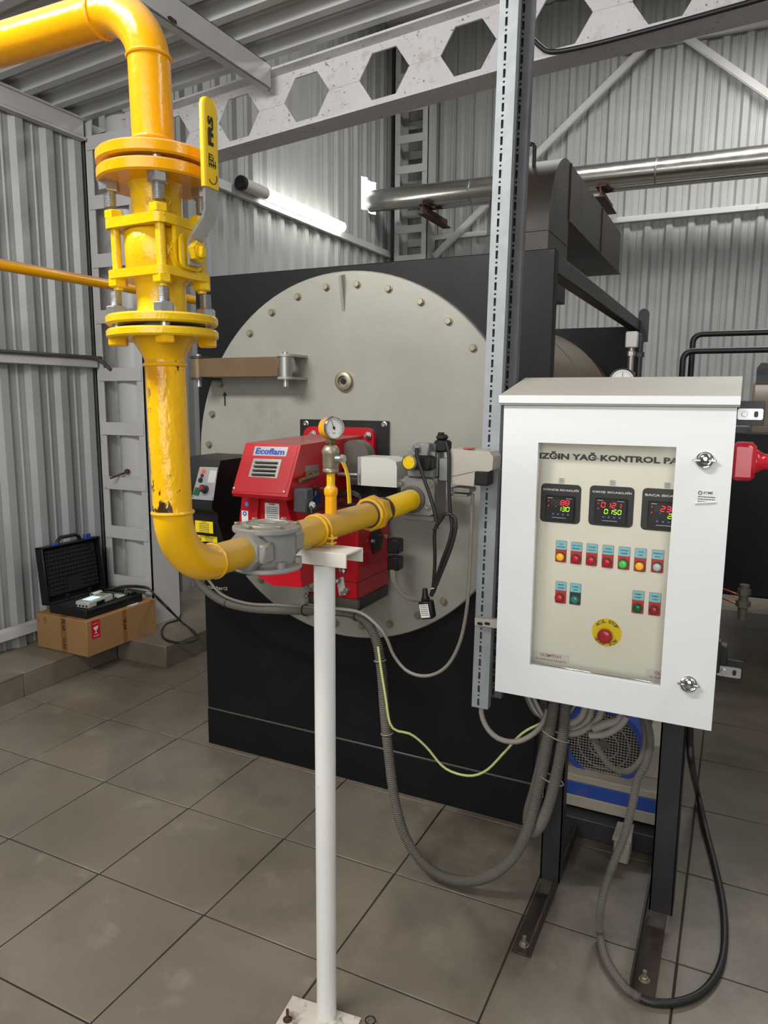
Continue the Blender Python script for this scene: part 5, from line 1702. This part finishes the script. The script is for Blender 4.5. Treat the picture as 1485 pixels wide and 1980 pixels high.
MB().box(la[1], ra[0], LY + .002, LY + .02, .83, .87, .001).build('cross_rail', M_blackframe, stn)

# ---------------------------------------------------------------- slotted struts at the cabinet's left


def strut(name, label, x0, x1, y, z0, z1, lean, mt, w_in=.030, first=0.0):
    """slotted channel with an added back: the slots and pin holes are cut through"""
    t = thing(name, label, 'strut', ((x0 + x1) / 2, y, z0))
    m = MB()
    c = x0 + (x1 - x0) * .40
    hw_, hd = .0036, .0030
    L = .0437
    f = lambda x, z: x + lean * (z - z0)

    def blk(xa, xb, za, zb_):
        m.rings([[V((f(xa, za), y, za)), V((f(xb, za), y, za)), V((f(xb, za), y + .0022, za)), V((f(xa, za), y + .0022, za))], [V((f(xa, zb_), y, zb_)), V((f(xb, zb_), y, zb_)), V((f(xb, zb_), y + .0022, zb_)), V((f(xa, zb_), y + .0022, zb_))]])
    blk(x0, c - hw_, z0, z1)
    blk(c + hw_, x1, z0, z1)
    z = z0
    blk(c - hw_, c + hw_, z, z + .008)
    z += .008
    while z + L < z1:
        blk(c - hw_, c - hd * .9, z + .0, z + .0225) if False else None
        blk(c - hw_, c + hw_, z + .0225, z + .0305)
        blk(c - hw_, c - hd, z + .0305, z + .0357)
        blk(c + hd, c + hw_, z + .0305, z + .0357)
        blk(c - hw_, c + hw_, z + .0357, z + L)
        z += L
    blk(c - hw_, c + hw_, z, z1)
    m.build('slotted_face', mt, t, smooth=False)
    q = MB()
    for xa, xb, ya, yb_ in ((x0, x0 + .0022, y + .0022, y + w_in), (x1 - .0022, x1, y + .0022, y + w_in), (x0, x1, y + w_in - .0022, y + w_in), (x0 + .012, x0 + .0142, y + .0022, y + w_in)):
        q.rings([[V((f(xa, zz_), ya, zz_)), V((f(xb, zz_), ya, zz_)), V((f(xb, zz_), yb_, zz_)), V((f(xa, zz_), yb_, zz_))] for zz_ in (z0, z1)])
    q.build('sides_and_added_back', mt, t, smooth=False)  # includes a full back plate added to keep the slots dark
    return t


SY = .03
pb0, pb1 = at(912, 1366, Y=SY), at(943, 1371, Y=SY)
pt0, pt1 = at(966, 5, Y=SY), at(1003, 5, Y=SY)
ln = ((pt0.x + pt1.x) - (pb0.x + pb1.x)) / 2 / (pt0.z - pb0.z)
sw = ((pt1.x - pt0.x) + (pb1.x - pb0.x)) / 2
xc = (pb0.x + pb1.x) / 2
s1 = strut('slotted_strut', 'tall galvanised slotted strut standing in front of the boiler left of the cabinet', xc - sw / 2, xc + sw / 2, SY, pb0.z, 3.47, ln, M_galv)
q0, q1 = at(943, 1346, Y=SY + .07), at(962, 1350, Y=SY + .07)
s2 = strut('slotted_strut', 'second slotted strut in shadow just behind the bright one', q0.x, q0.x + .045, SY + .07, q0.z, 3.47, ln, M_galvshade)
p, r_ = at(920, 1192, Y=SY - .012), at(968, 1222, Y=SY - .012)
ba = thing('strut_arm', 'short slotted arm joining the tall strut to the white cabinet', 'bracket', ((p.x + CX0) / 2, SY - .01, r_.z))
MB().box(p.x, CX0 + .004, SY - .024, SY - .0005, r_.z + .012, p.z - .0, .002).build('arm', M_beige, ba)
for px in (928, 942):
    c = at(px, 1206, Y=SY - .0245)
    MB().plate(rrect(.018, .009, .004, 3), c, EX, EZ, -.0005).build('slot', M_plastic, ba)

# ---------------------------------------------------------------- blue motor behind the stand
mo = thing('pump_motor', 'blue electric pump motor with a round mesh fan guard behind the stand', 'motor', (1.93, .8, .1))
MYF = .62
c = at(1167, 1440, Y=MYF)
px_m = FPX / ((c - CAM).dot(_f))
R1, R2 = 66 / px_m, 79 / px_m
MB().lathe(c, EY, [(R1, -.004), (R2 - .006, -.004), (R2, .006), (R2, .10), (R2 - .01, .105), (R2 - .01, .45), (.05, .46)], 56, False).build('fan_cover', M_blue, mo, ang=50)
MB().lathe(c + EY * .02, EY, [(R1 + .004, 0), (R1 + .004, .003)], 48).build('guard_backing', M_plastic, mo)
gr = MB()
nb = 24
for k in range(-nb // 2, nb // 2 + 1):
    a = k * R1 * 2 / nb
    h_ = math.sqrt(max(R1 * R1 - a * a, 0))
    if h_ > .004:
        gr.box(c.x + a - .0011, c.x + a + .0011, c.y - .001, c.y + .0015, c.z - h_, c.z + h_)
        gr.box(c.x - h_, c.x + h_, c.y - .0025, c.y, c.z + a - .0011, c.z + a + .0011)
gr.build('mesh_guard', M_cablegrey, mo, smooth=False, kind='stuff')
gr2 = MB().torus(c - EY * .003, EY, R1 * .42, .0018, 32, 6)
gr2.build('guard_ring', M_cablegrey, mo)
MB().torus(c - EY * .003, EY, R1 * .72, .0018, 36, 6).build('guard_ring', M_cablegrey, mo)
MB().lathe(c - EY * .002, EY, [(.02, -.004), (.02, 0)], 16).build('guard_hub', M_dkgrey, mo)
zl = lambda py, Y=.56: at(1175, py, Y=Y).z
zq = [zl(k) for k in (1512, 1526, 1552, 1573)]
mx0, mx1 = 1.70, 2.16
MB().box(mx0, mx1, .56, 1.2, zq[1], zq[0] if zq[0] > zq[1] else zq[1] + .02, .003).build('foot_plate', M_motordust, mo)
MB().box(mx0, mx1, .56, 1.2, zq[2], zq[1], .002).build('blue_rail', M_blue, mo)
MB().box(mx0, mx1, .555, 1.2, zq[3], zq[2], .002).build('lower_flange', M_motordust, mo)
MB().prism([(c.x - .1, .64, zq[0]), (c.x + .1, .64, zq[0]), (c.x + .06, .64, c.z - .06), (c.x - .06, .64, c.z - .06)], (0, .3, 0)).build('motor_foot', M_blue, mo)
MB().box(2.06, 2.14, .66, .85, zq[0], c.z + .02, .004).build('terminal_foot', M_motordust, mo)
q = MB().box(1.72, 2.20, .50, .58, 0, zq[3] - .012, .003)
tag(q.build('base_channel', M_blackframe), 'low black channel on the floor under the blue motor', 'channel')
MB().box(1.75, 2.1, .585, 1.15, 0, zq[3], .002).build('plinth_block', M_blackframe, mo)
p, r_ = at(1186, 1632, Y=.40), at(1214, 1682, Y=.40)
q = MB().box(p.x, r_.x, .40, .49, 0, .085, .006)
q.prism([(p.x - .004, .395, .085), (r_.x + .004, .40, .085), (r_.x + .002, .49, .095), (p.x, .49, .092)], (0, 0, .012))
tag(q.build('concrete_block', M_concrete), 'small crumbling concrete block on the floor under the blue motor', 'block')
# ---------------------------------------------------------------- conduits and cables
def pz(l):
    """surveyed run: (px, py, depth plane Y) or (px, py, 'f', height) for points lying on the floor"""
    return [at(q[0], q[1], Z=q[3]) if len(q) == 4 else at(q[0], q[1], Y=q[2]) for q in l]


main = thing('corrugated_conduit', 'long thick grey corrugated conduit sagging from the burner to the cabinet', 'conduit', at(745, 1400, Y=.12))
run = pz([(372, 1105, .38), (392, 1135, .34), (430, 1162, .28), (480, 1175, .22), (540, 1179, .16), (592, 1180, .112), (640, 1181, .09), (680, 1186, .08), (708, 1203, .07), (728, 1240, .06), (738, 1300, .05), (744, 1380, .045), (752, 1460, .04), (764, 1550, .03), (785, 1620, .02), (825, 1675, .01), (880, 1702, .0), (940, 1697, .0), (990, 1660, .0), (1022, 1600, .01), (1040, 1530, .015), (1056, 1450, .02), (1070, 1368, .03), (1074, 1330, .05)])
for k, p in enumerate(run):
    p.z = max(p.z, .019)
hose('hose', run, .0178, M_hose, main)
for px, py, Y_ in ((442, 1166, .268), (590, 1180, .112), (690, 1189, .076), (735, 1277, .052), (748, 1418, .043)):
    p = at(px, py, Y=Y_)
    k = min(range(len(run)), key=lambda i: (run[i] - p).length)
    d_ = (run[min(k + 1, len(run) - 1)] - run[max(k - 1, 0)]).normalized()
    MB().torus(p, d_, .0195, .0022, 24, 6).build('cable_tie', M_plastic if px < 700 else M_cablegrey, main)
r2 = pz([(1094, 1330, .05), (1093, 1370, .03), (1085, 1450, .015), (1068, 1530, .005), (1052, 1580, .01), (1036, 1606, .04), (1022, 1602, .07), (1022, 1570, .08), (1036, 1520, .08), (1052, 1450, .08), (1062, 1370, .08)])
m = hose('corrugated_conduit', r2, .0172, M_hose)
tag(m, 'thick grey conduit hanging in a short loop beside the left leg of the stand', 'conduit')
for px, py in ((1072, 1422), (1062, 1505)):
    p = at(px + 2, py, Y=.02)
    q = MB()
    n_ = 24
    pts = [p + V((.040 * math.cos(2 * PI * k / n_), .0215 * math.sin(2 * PI * k / n_), -.012 * math.cos(2 * PI * k / n_))) for k in range(n_ + 1)]
    q.tube(pts, .0022, 6)
    tag(q.build('cable_tie', M_cablegrey), 'grey tie binding two thick conduits, %s' % ('just under the cabinet' if py < 1450 else 'lower of two'), 'tie')
r3 = pz([(1240, 1370, .06), (1252, 1400, .04), (1257, 1440, .03), (1248, 1478, .02), (1232, 1510, .01), (1222, 1560, .0), (1206, 1620, -.01), (1182, 1680, -.03), (1164, 1740, -.07)]) + pz([(1160, 1800, 'f', .03), (1172, 1855, 'f', .014), (1205, 1905, 'f', .013), (1228, 1924, 'f', .012), (1240, 1930, 'f', .012)])
m = hose('corrugated_conduit', r3, .0125, M_hose, rib=.0055, n=10)
tag(m, 'thin grey conduit dropping from the cabinet to the floor in front of the right leg', 'conduit')
r4 = pz([(1232, 1927, 'f', .011), (1260, 1938, 'f', .011), (1310, 1938, 'f', .011), (1358, 1918, 'f', .011), (1390, 1875, 'f', .011), (1401, 1820, 'f', .011), (1398, 1750, 'f', .011), (1384, 1680, 'f', .011), (1364, 1600, 'f', .02), (1348, 1530, 'f', .06), (1338, 1480, .25), (1334, 1440, .2), (1333, 1400, .17), (1322, 1380, .13)])
tag(cable('cable', r4, .0108, M_cableblack, 12), 'thick black cable curving over the floor at the far right', 'cable')
r5 = pz([(1128, 1395, .08), (1142, 1420, .05), (1160, 1455, .04), (1182, 1483, .04), (1212, 1492, .04), (1238, 1472, .04), (1248, 1432, .04), (1245, 1400, .05), (1236, 1375, .06)])
tag(hose('corrugated_conduit', r5, .0105, M_hose, rib=.0055, n=10), 'thin corrugated loop hanging across the fan guard under the cabinet', 'conduit')
loops = (((1082, 1408), (1105, 1412), (1130, 1400), (1142, 1380), (1144, 1360)), ((1085, 1418), (1115, 1418), (1146, 1402), (1160, 1385), (1165, 1365)), ((1085, 1398), (1108, 1398), (1125, 1385), (1132, 1365)),
         ((1148, 1410), (1172, 1400), (1195, 1394), (1205, 1380)), ((1140, 1422), (1170, 1420), (1198, 1404), (1212, 1385)))
for k, l_ in enumerate(loops):
    m = cable('cable', pz([(x_, y_, .07 - .012 * k) for x_, y_ in l_]), .0105 if k != 3 else .013, M_cablegrey, 12)
    tag(m, ['grey cable turning up into the cabinet, nearest the two thick conduits', 'grey cable in the middle of the bundle under the cabinet', 'thin grey cable tucked highest in the bundle under the cabinet', 'fat grey cable crossing the top of the fan guard', 'lowest grey cable of the bundle crossing the fan guard'][k], 'cable')
for k in range(4):
    l_ = ((1016 + 5 * k, 1345, .10), (1026 + 5 * k, 1368, .09), (1040 + 4 * k, 1384 + 1 * k, .085), (1062, 1392 + 3 * k, .09))
    m = cable('cable', pz(l_), .006, M_cablegrey if k % 2 else M_hosedark, 8)
    tag(m, ['outermost of four thin cables bent under the cabinet left corner', 'second from outside of four thin cables under the cabinet left corner', 'third from outside of four thin cables under the cabinet left corner', 'innermost of four thin cables bent under the cabinet left corner'][k], 'cable', 'thin cables under the cabinet corner')
r6 = pz([(931, 1366, .045), (932, 1385, .045), (945, 1412, .04), (968, 1430, .035), (1000, 1434, .04), (1030, 1420, .05), (1050, 1398, .06), (1060, 1372, .07)])
tag(cable('cable', r6, .0085, M_cablegrey, 10), 'beige-grey cable looping from the foot of the slotted strut to the cabinet', 'cable')
r7 = pz([(731, 1250, .03), (738, 1300, .02), (746, 1350, .015), (753, 1395, .01), (765, 1412, .02), (795, 1420, .05), (825, 1445, .08), (860, 1485, .1), (905, 1500, .1), (940, 1490, .1), (975, 1455, .09), (1010, 1418, .08), (1050, 1397, .08), (1072, 1390, .07)])
tag(cable('earth_wire', r7, .0042, M_earth, 8), 'thin pale green-yellow earth wire sagging in front of the black boiler base', 'wire')
r8 = pz([(914, 955, -.03), (912, 1010, .0), (908, 1100, .01), (902, 1180, .01), (888, 1245, .02), (862, 1290, .04), (825, 1307, .06), (788, 1298, .07), (762, 1268, .06), (748, 1235, .04), (732, 1212, .03), (700, 1186, .04), (660, 1178, .06), (600, 1174, .10), (540, 1170, .15), (480, 1167, .2), (430, 1150, .26), (400, 1118, .32)])
tag(cable('cable', r8, .0058, M_cablegrey, 8), 'thin grey cable looping from the actuator down across the boiler door', 'cable')
r9 = pz([(972, 560, .12), (972, 700, .12), (968, 850, .12), (965, 1000, .12), (963, 1135, .12)])
tag(hose('corrugated_conduit', r9, .011, M_plastic, rib=.008, n=10), 'black corrugated conduit rising between the strut and the cabinet', 'conduit')
r10 = pz([(440, 1100, .3), (470, 1108, .25), (510, 1106, .22), (560, 1095, .22)])
tag(cable('cable', r10, .008, M_cableblack, 10), 'black cable loop peeping out under the grey filter', 'cable')

# ---------------------------------------------------------------- cardboard box
KX0, KX1, KY0, KY1, KZ0 = -1.365, -.952, .785, 1.335, .1325
KZ1 = at(172, 1201, X=KX1).z
bx = thing('cardboard_box', 'brown taped cardboard box on the tiled ledge by the left column', 'box', ((KX0 + KX1) / 2, (KY0 + KY1) / 2, KZ0))
MB().box(KX0, KX1, KY0, KY1, KZ0, KZ1, .004).build('carton', M_card, bx)
def onK(px, py, X=None, Y=None, l=.0006):
    return at(px, py, X=KX1 + l) if Y is None else at(px, py, Y=KY0 - l)


a_, b_ = onK(176, 1200.5), onK(194.5, 1231)
st = MB().box(KX1, KX1 + .0008, a_.y, b_.y, b_.z, a_.z - .004).build('fragile_sticker', mat('red_sticker', (206, 26, 40), .45), bx)
cg = V((KX1 + .0011, (a_.y + b_.y) / 2, (a_.z + b_.z) / 2 - .002))
sw_ = b_.y - a_.y
MB().plate([(-.3 * sw_, .22 * sw_), (.3 * sw_, .3 * sw_), (.2 * sw_, .0), (.05 * sw_, -.07 * sw_), (.05 * sw_, -.32 * sw_), (.2 * sw_, -.4 * sw_), (-.2 * sw_, -.4 * sw_), (-.05 * sw_, -.32 * sw_), (-.05 * sw_, -.07 * sw_), (-.2 * sw_, .0)], cg, EY, EZ, .0005).build('glass_symbol', M_inkwhite, st)
text('sticker_lettering', 'FRAGILE', cg - EZ * sw_ * .62, EY, EZ, sw_ * .62, M_inkwhite, st, bold=.02)
text('sticker_lettering', 'ATTENTION', cg + EZ * sw_ * .55, EY, EZ, sw_ * .7, M_inkwhite, st)
tm_ = mat('printed_tape', (140, 98, 56), .35)
for q in (((119, 1190), (132, 1265), 0),):
    p0_, p1_ = at(116, 1190, Y=KY0 - .0006), at(126, 1262, Y=KY0 - .0006)
    tp_ = MB().box(p0_.x, p0_.x + .045, KY0 - .0008, KY0, KZ0 + .004, KZ1 - .003).build('packing_tape', tm_, bx)
    text('tape_lettering', 'FILAR', V((p0_.x + .024, KY0 - .001, KZ1 - .045)), -EZ, EX, .07, M_ink, tp_, height=.026, bold=.03)
    text('tape_lettering', 'FILAR', V((p0_.x + .024, KY0 - .001, KZ0 + .055)), -EZ, EX, .07, M_ink, tp_, height=.022, bold=.01)
p0_ = onK(236, 1175)
tp_ = MB().box(KX1, KX1 + .0007, p0_.y, p0_.y + .032, KZ0 + .004, KZ1 - .003).build('packing_tape', tm_, bx)
text('tape_lettering', 'FILAR', V((KX1 + .001, p0_.y + .016, KZ0 + .115)), -EZ, EY, .07, M_ink, tp_, height=.018, bold=.03)
MB().box((KX0 + KX1) / 2 - .03, (KX0 + KX1) / 2 + .03, KY0 + .004, KY1 - .004, KZ1, KZ1 + .0006).build('packing_tape', tm_, bx)
p = at(87, 1198, Y=KY0 - .0006)
MB().tube([p + V((.014 * math.cos(a), 0, .014 * math.sin(a))) for a in (PI / 2, PI * 7 / 6, PI * 11 / 6, PI / 2)], .0014, 5).build('recycling_mark', M_ink, bx)
text('box_lettering', '20', p - EZ * .022, EX, EZ, .012, M_ink, bx)
p = at(73.5, 1198, Y=KY0 - .0006)
MB().torus(p, EY, .012, .0011, 18, 5).build('round_mark', mat('faded_brown_print', (120, 84, 48), .7), bx)
pp = at(250, 1171, Z=KZ1 + .001)
MB().plate(disc(.05, 22, .035), V((KX1 - .045, 1.17, KZ1 + .0006)), EX, EY, .0012).build('paper_disc', M_paper, bx)

# ---------------------------------------------------------------- instrument case, open on the box
SX0, SX1 = KX0 + .075, KX1 - .035
SY0, SY1 = KY0 + .035, KY0 + .475
SZ = KZ1 + .001
cs = thing('instrument_case', 'open black plastic instrument case with foam lid on the cardboard box', 'case', ((SX0 + SX1) / 2, (SY0 + SY1) / 2, SZ))
hb2 = .052
q = MB().box(SX0, SX1, SY0, SY1, SZ, SZ + .006, .002)
for a in ((SX0, SX1, SY0, SY0 + .008), (SX0, SX1, SY1 - .008, SY1), (SX0, SX0 + .008, SY0, SY1), (SX1 - .008, SX1, SY0, SY1)):
    q.box(a[0], a[1], a[2], a[3], SZ, SZ + hb2, .003)
q.box(SX1 - .004, SX1 + .004, SY0 + .02, SY1 - .02, SZ + hb2 - .012, SZ + hb2 - .004, .002)
q.build('tray', M_case, cs)
MB().box(SX0 + .009, SX1 - .009, SY0 + .009, SY1 - .009, SZ + .007, SZ + hb2 - .012, .002).build('tray_foam', M_foam, cs)
# lid leans back against the wall
lh, lt = .345, .06
ang = math.radians(5)
lx = SX0 - .004
Ml = Matrix.Translation(V((lx, (SY0 + SY1) / 2, SZ + hb2 - .012))) @ Matrix.Rotation(-ang, 4, 'Y')
hl = (SY1 - SY0) / 2
lid_ = MB().box(-lt, -lt + .008, -hl, hl, .0, lh, .003, Ml).box(-lt, .0, -hl, -hl + .010, 0, lh, .003, Ml).box(-lt, 0, hl - .010, hl, 0, lh, .003, Ml).box(-lt, 0, -hl, hl, lh - .010, lh, .003, Ml).box(-lt, 0, -hl, hl, 0, .010, .003, Ml).build('lid', M_case, cs)
fo = MB()
ny, nz2 = 17, 11
a0_, a1_, b0_, b1_ = -hl + .03, hl - .03, .04, lh - .025
for i in range(ny):
    for j in range(nz2):
        y_, z2 = a0_ + (a1_ - a0_) * (i + .5) / ny, b0_ + (b1_ - b0_) * (j + .5) / nz2
        if abs(y_) < .05 and z2 < .14:
            continue
        if (i < 2 and j < 3 and i + j < 3) or (i > ny - 4 and j > nz2 - 4 and i + j > ny + nz2 - 5) or (i < 3 and j < 3 - i):
            continue
        s_ = (a1_ - a0_) / ny / 2
        s2_ = (b1_ - b0_) / nz2 / 2
        pk = V((-.012, y_, z2))
        fo.add([Ml @ V((-.030, y_ - s_, z2 - s2_)), Ml @ V((-.030, y_ + s_, z2 - s2_)), Ml @ V((-.030, y_ + s_, z2 + s2_)), Ml @ V((-.030, y_ - s_, z2 + s2_)), Ml @ pk], [(0, 1, 4), (1, 2, 4), (2, 3, 4), (3, 0, 4)])
fo.build('lid_foam', M_foam, cs, smooth=True, ang=180, fix=False)
MB().box(-.05, -.03, a0_, a1_, b0_, b1_, .002, Ml).build('foam_backing', M_foam, cs)
MB().tube([Ml @ V((-.03, y_, z2)) for y_, z2 in ((-.085, lh - .005), (-.08, lh + .02), (-.055, lh + .036), (.055, lh + .036), (.08, lh + .02), (.085, lh - .005))], .011, 12).build('carry_handle', M_case, cs)
for y_, op in ((-.12, 0), (.12, 1)):
    MB().box(-.02, .006, y_ - .022, y_ + .022, lh - .004, lh + (.03 if op else .012), .003, Ml).build('blue_clasp', mat('blue_clasp_plastic', (36, 70, 150), .4), cs)
for y_ in (-.085, .085):
    q = MB()
    for k in range(3):
        q.box(.0, .012, y_ - .012, y_ + .012, .006 + .013 * k, .012 + .013 * k, .001, Ml)
    q.box(.0, .008, y_ - .009, y_ + .009, -.005, .04, .001, Ml)
    q.build('hinge_clip', M_plastic, cs)
# contents
zf = SZ + hb2 - .011
an = thing('flue_gas_analyser', 'grey handheld flue gas analyser with a lit screen lying in the open case', 'analyser', (SX1 - .1, SY0 + .15, zf))
Ma = Matrix.Translation(V((SX1 - .105, SY0 + .165, zf + .019))) @ Matrix.Rotation(math.radians(7), 4, 'Z')
ab_ = MB().box(-.048, .048, -.115, .115, -.019, .019, .005, Ma).build('casing', M_servo, an)
MB().box(-.03, .03, -.075, .01, .0191, .0200, 0, Ma).build('screen', M_lcd, an)
q = MB()
for i in range(3):
    for j in range(3):
        q.box(-.028 + .02 * i, -.014 + .02 * i, .035 + .02 * j, .048 + .02 * j, .019, .0215, .001, Ma)
q.build('keypad', M_cablegrey, an)
q = MB()
for k in range(4):
    q.cyl(Ma @ V((-.036 + .024 * k, -.115, -.004)), Ma @ V((-.036 + .024 * k, -.122, -.004)), .005, n=10)
q.build('sockets', M_plastic, an, kind='stuff')
MB().box(.047, .052, -.05, .02, -.019, .006, .004, Ma).build('black_grip', M_plastic, an)
MB().box(-.05, .05, .095, .105, -.014, .022, .002, Ma).build('strap', M_plastic, an)
rl = thing('paper_roll', 'curled white printer paper in the instrument case behind the analyser', 'paper', (SX0 + .12, SY0 + .25, zf))
pc = V((SX0 + .10, SY0 + .27, zf + .004))
MB().rings([[pc + V((-.03 + .045 * (1 - math.cos(a)) * .5 + t_ * 0, .0, .03 * math.sin(a))) + V((0, -.035, 0)), pc + V((-.03 + .045 * (1 - math.cos(a)) * .5, .035, .03 * math.sin(a))), pc + V((-.0295 + .044 * (1 - math.cos(a)) * .5, .035, .0285 * math.sin(a) - .001)), pc + V((-.0295 + .044 * (1 - math.cos(a)) * .5, -.035, .0285 * math.sin(a) - .001))] for a in [PI * k / 10 for k in range(11)] for t_ in (0,)]).build('sheet', M_paper, rl)
q = MB().box(SX1 - .13, SX1 - .06, SY0 + .30, SY0 + .38, zf + .001, zf + .012, .004)
tag(q.build('plastic_bag', M_servo), 'small pale plastic bag in the instrument case right of the analyser', 'bag')
pb_ = thing('sampling_probe', 'black sampling probe lying along the right end of the instrument case', 'probe', (SX0 + .13, SY1 - .06, zf))
MB().cyl((SX0 + .06, SY1 - .05, zf + .013), (SX1 - .03, SY1 - .035, zf + .013), .0115, n=14).build('probe_grip', M_plastic, pb_)
MB().cyl((SX0 + .1, SY1 - .09, zf + .012), (SX1 - .05, SY1 - .08, zf + .012), .006, n=12).build('probe_tube', M_steel, pb_)
q = MB()
for k in range(3):
    q.hexn(V((SX1 - .09 + .02 * k, SY1 - .055, zf + .02)), EX, .009, .01)
q.build('fittings', M_steel, pb_, kind='stuff')
for k in range(2):
    zz_ = .139 + .001
    l_ = [V((SX0 + .08, SY1 - .05 - .02 * k, zf + .02)), V((SX0 + .16, SY1 + .0, zf + .03 + .008 * k)), V((SX1 - .01, SY1 + .05, zf + .025 + .008 * k))]
    l_ += [at(x_, y_, Y=Y_) for x_, y_, Y_ in ((300, 1150 + 3 * k, 1.32), (325, 1175 + 3 * k, 1.30))]
    l_ += pz([(352, 1203, 'f', .15), (374, 1220 + 2 * k, 'f', .143), (381, 1233 + k, 'f', .142), (370, 1240 + k, 'f', .142), (345, 1242 + k, 'f', .142), (320, 1236, 'f', .142), (313, 1222 - k, 'f', .142), (322, 1206, 'f', .142), (345, 1198 - k, 'f', .146), (350, 1188 - k, 'f', .15)])
    m = cable('probe_hose', l_, .0058, M_cableblack, 8)
    tag(m, ('outer' if k == 0 else 'inner') + ' of the twin black hoses looping from the instrument case onto the tiled block', 'hose', 'twin hoses of the instrument case')
sc_ = at(240, 912, Y=1.39)
q = MB().cyl(at(213, 925, Y=1.33), at(265, 905, Y=1.5), .006, n=10).hexn(at(247, 911, Y=1.42), V((.2, -.6, 0)), .016, .02)
tag(q.build('long_bolt', M_rusty), 'dark threaded rod stuck across the left battened column', 'rod')
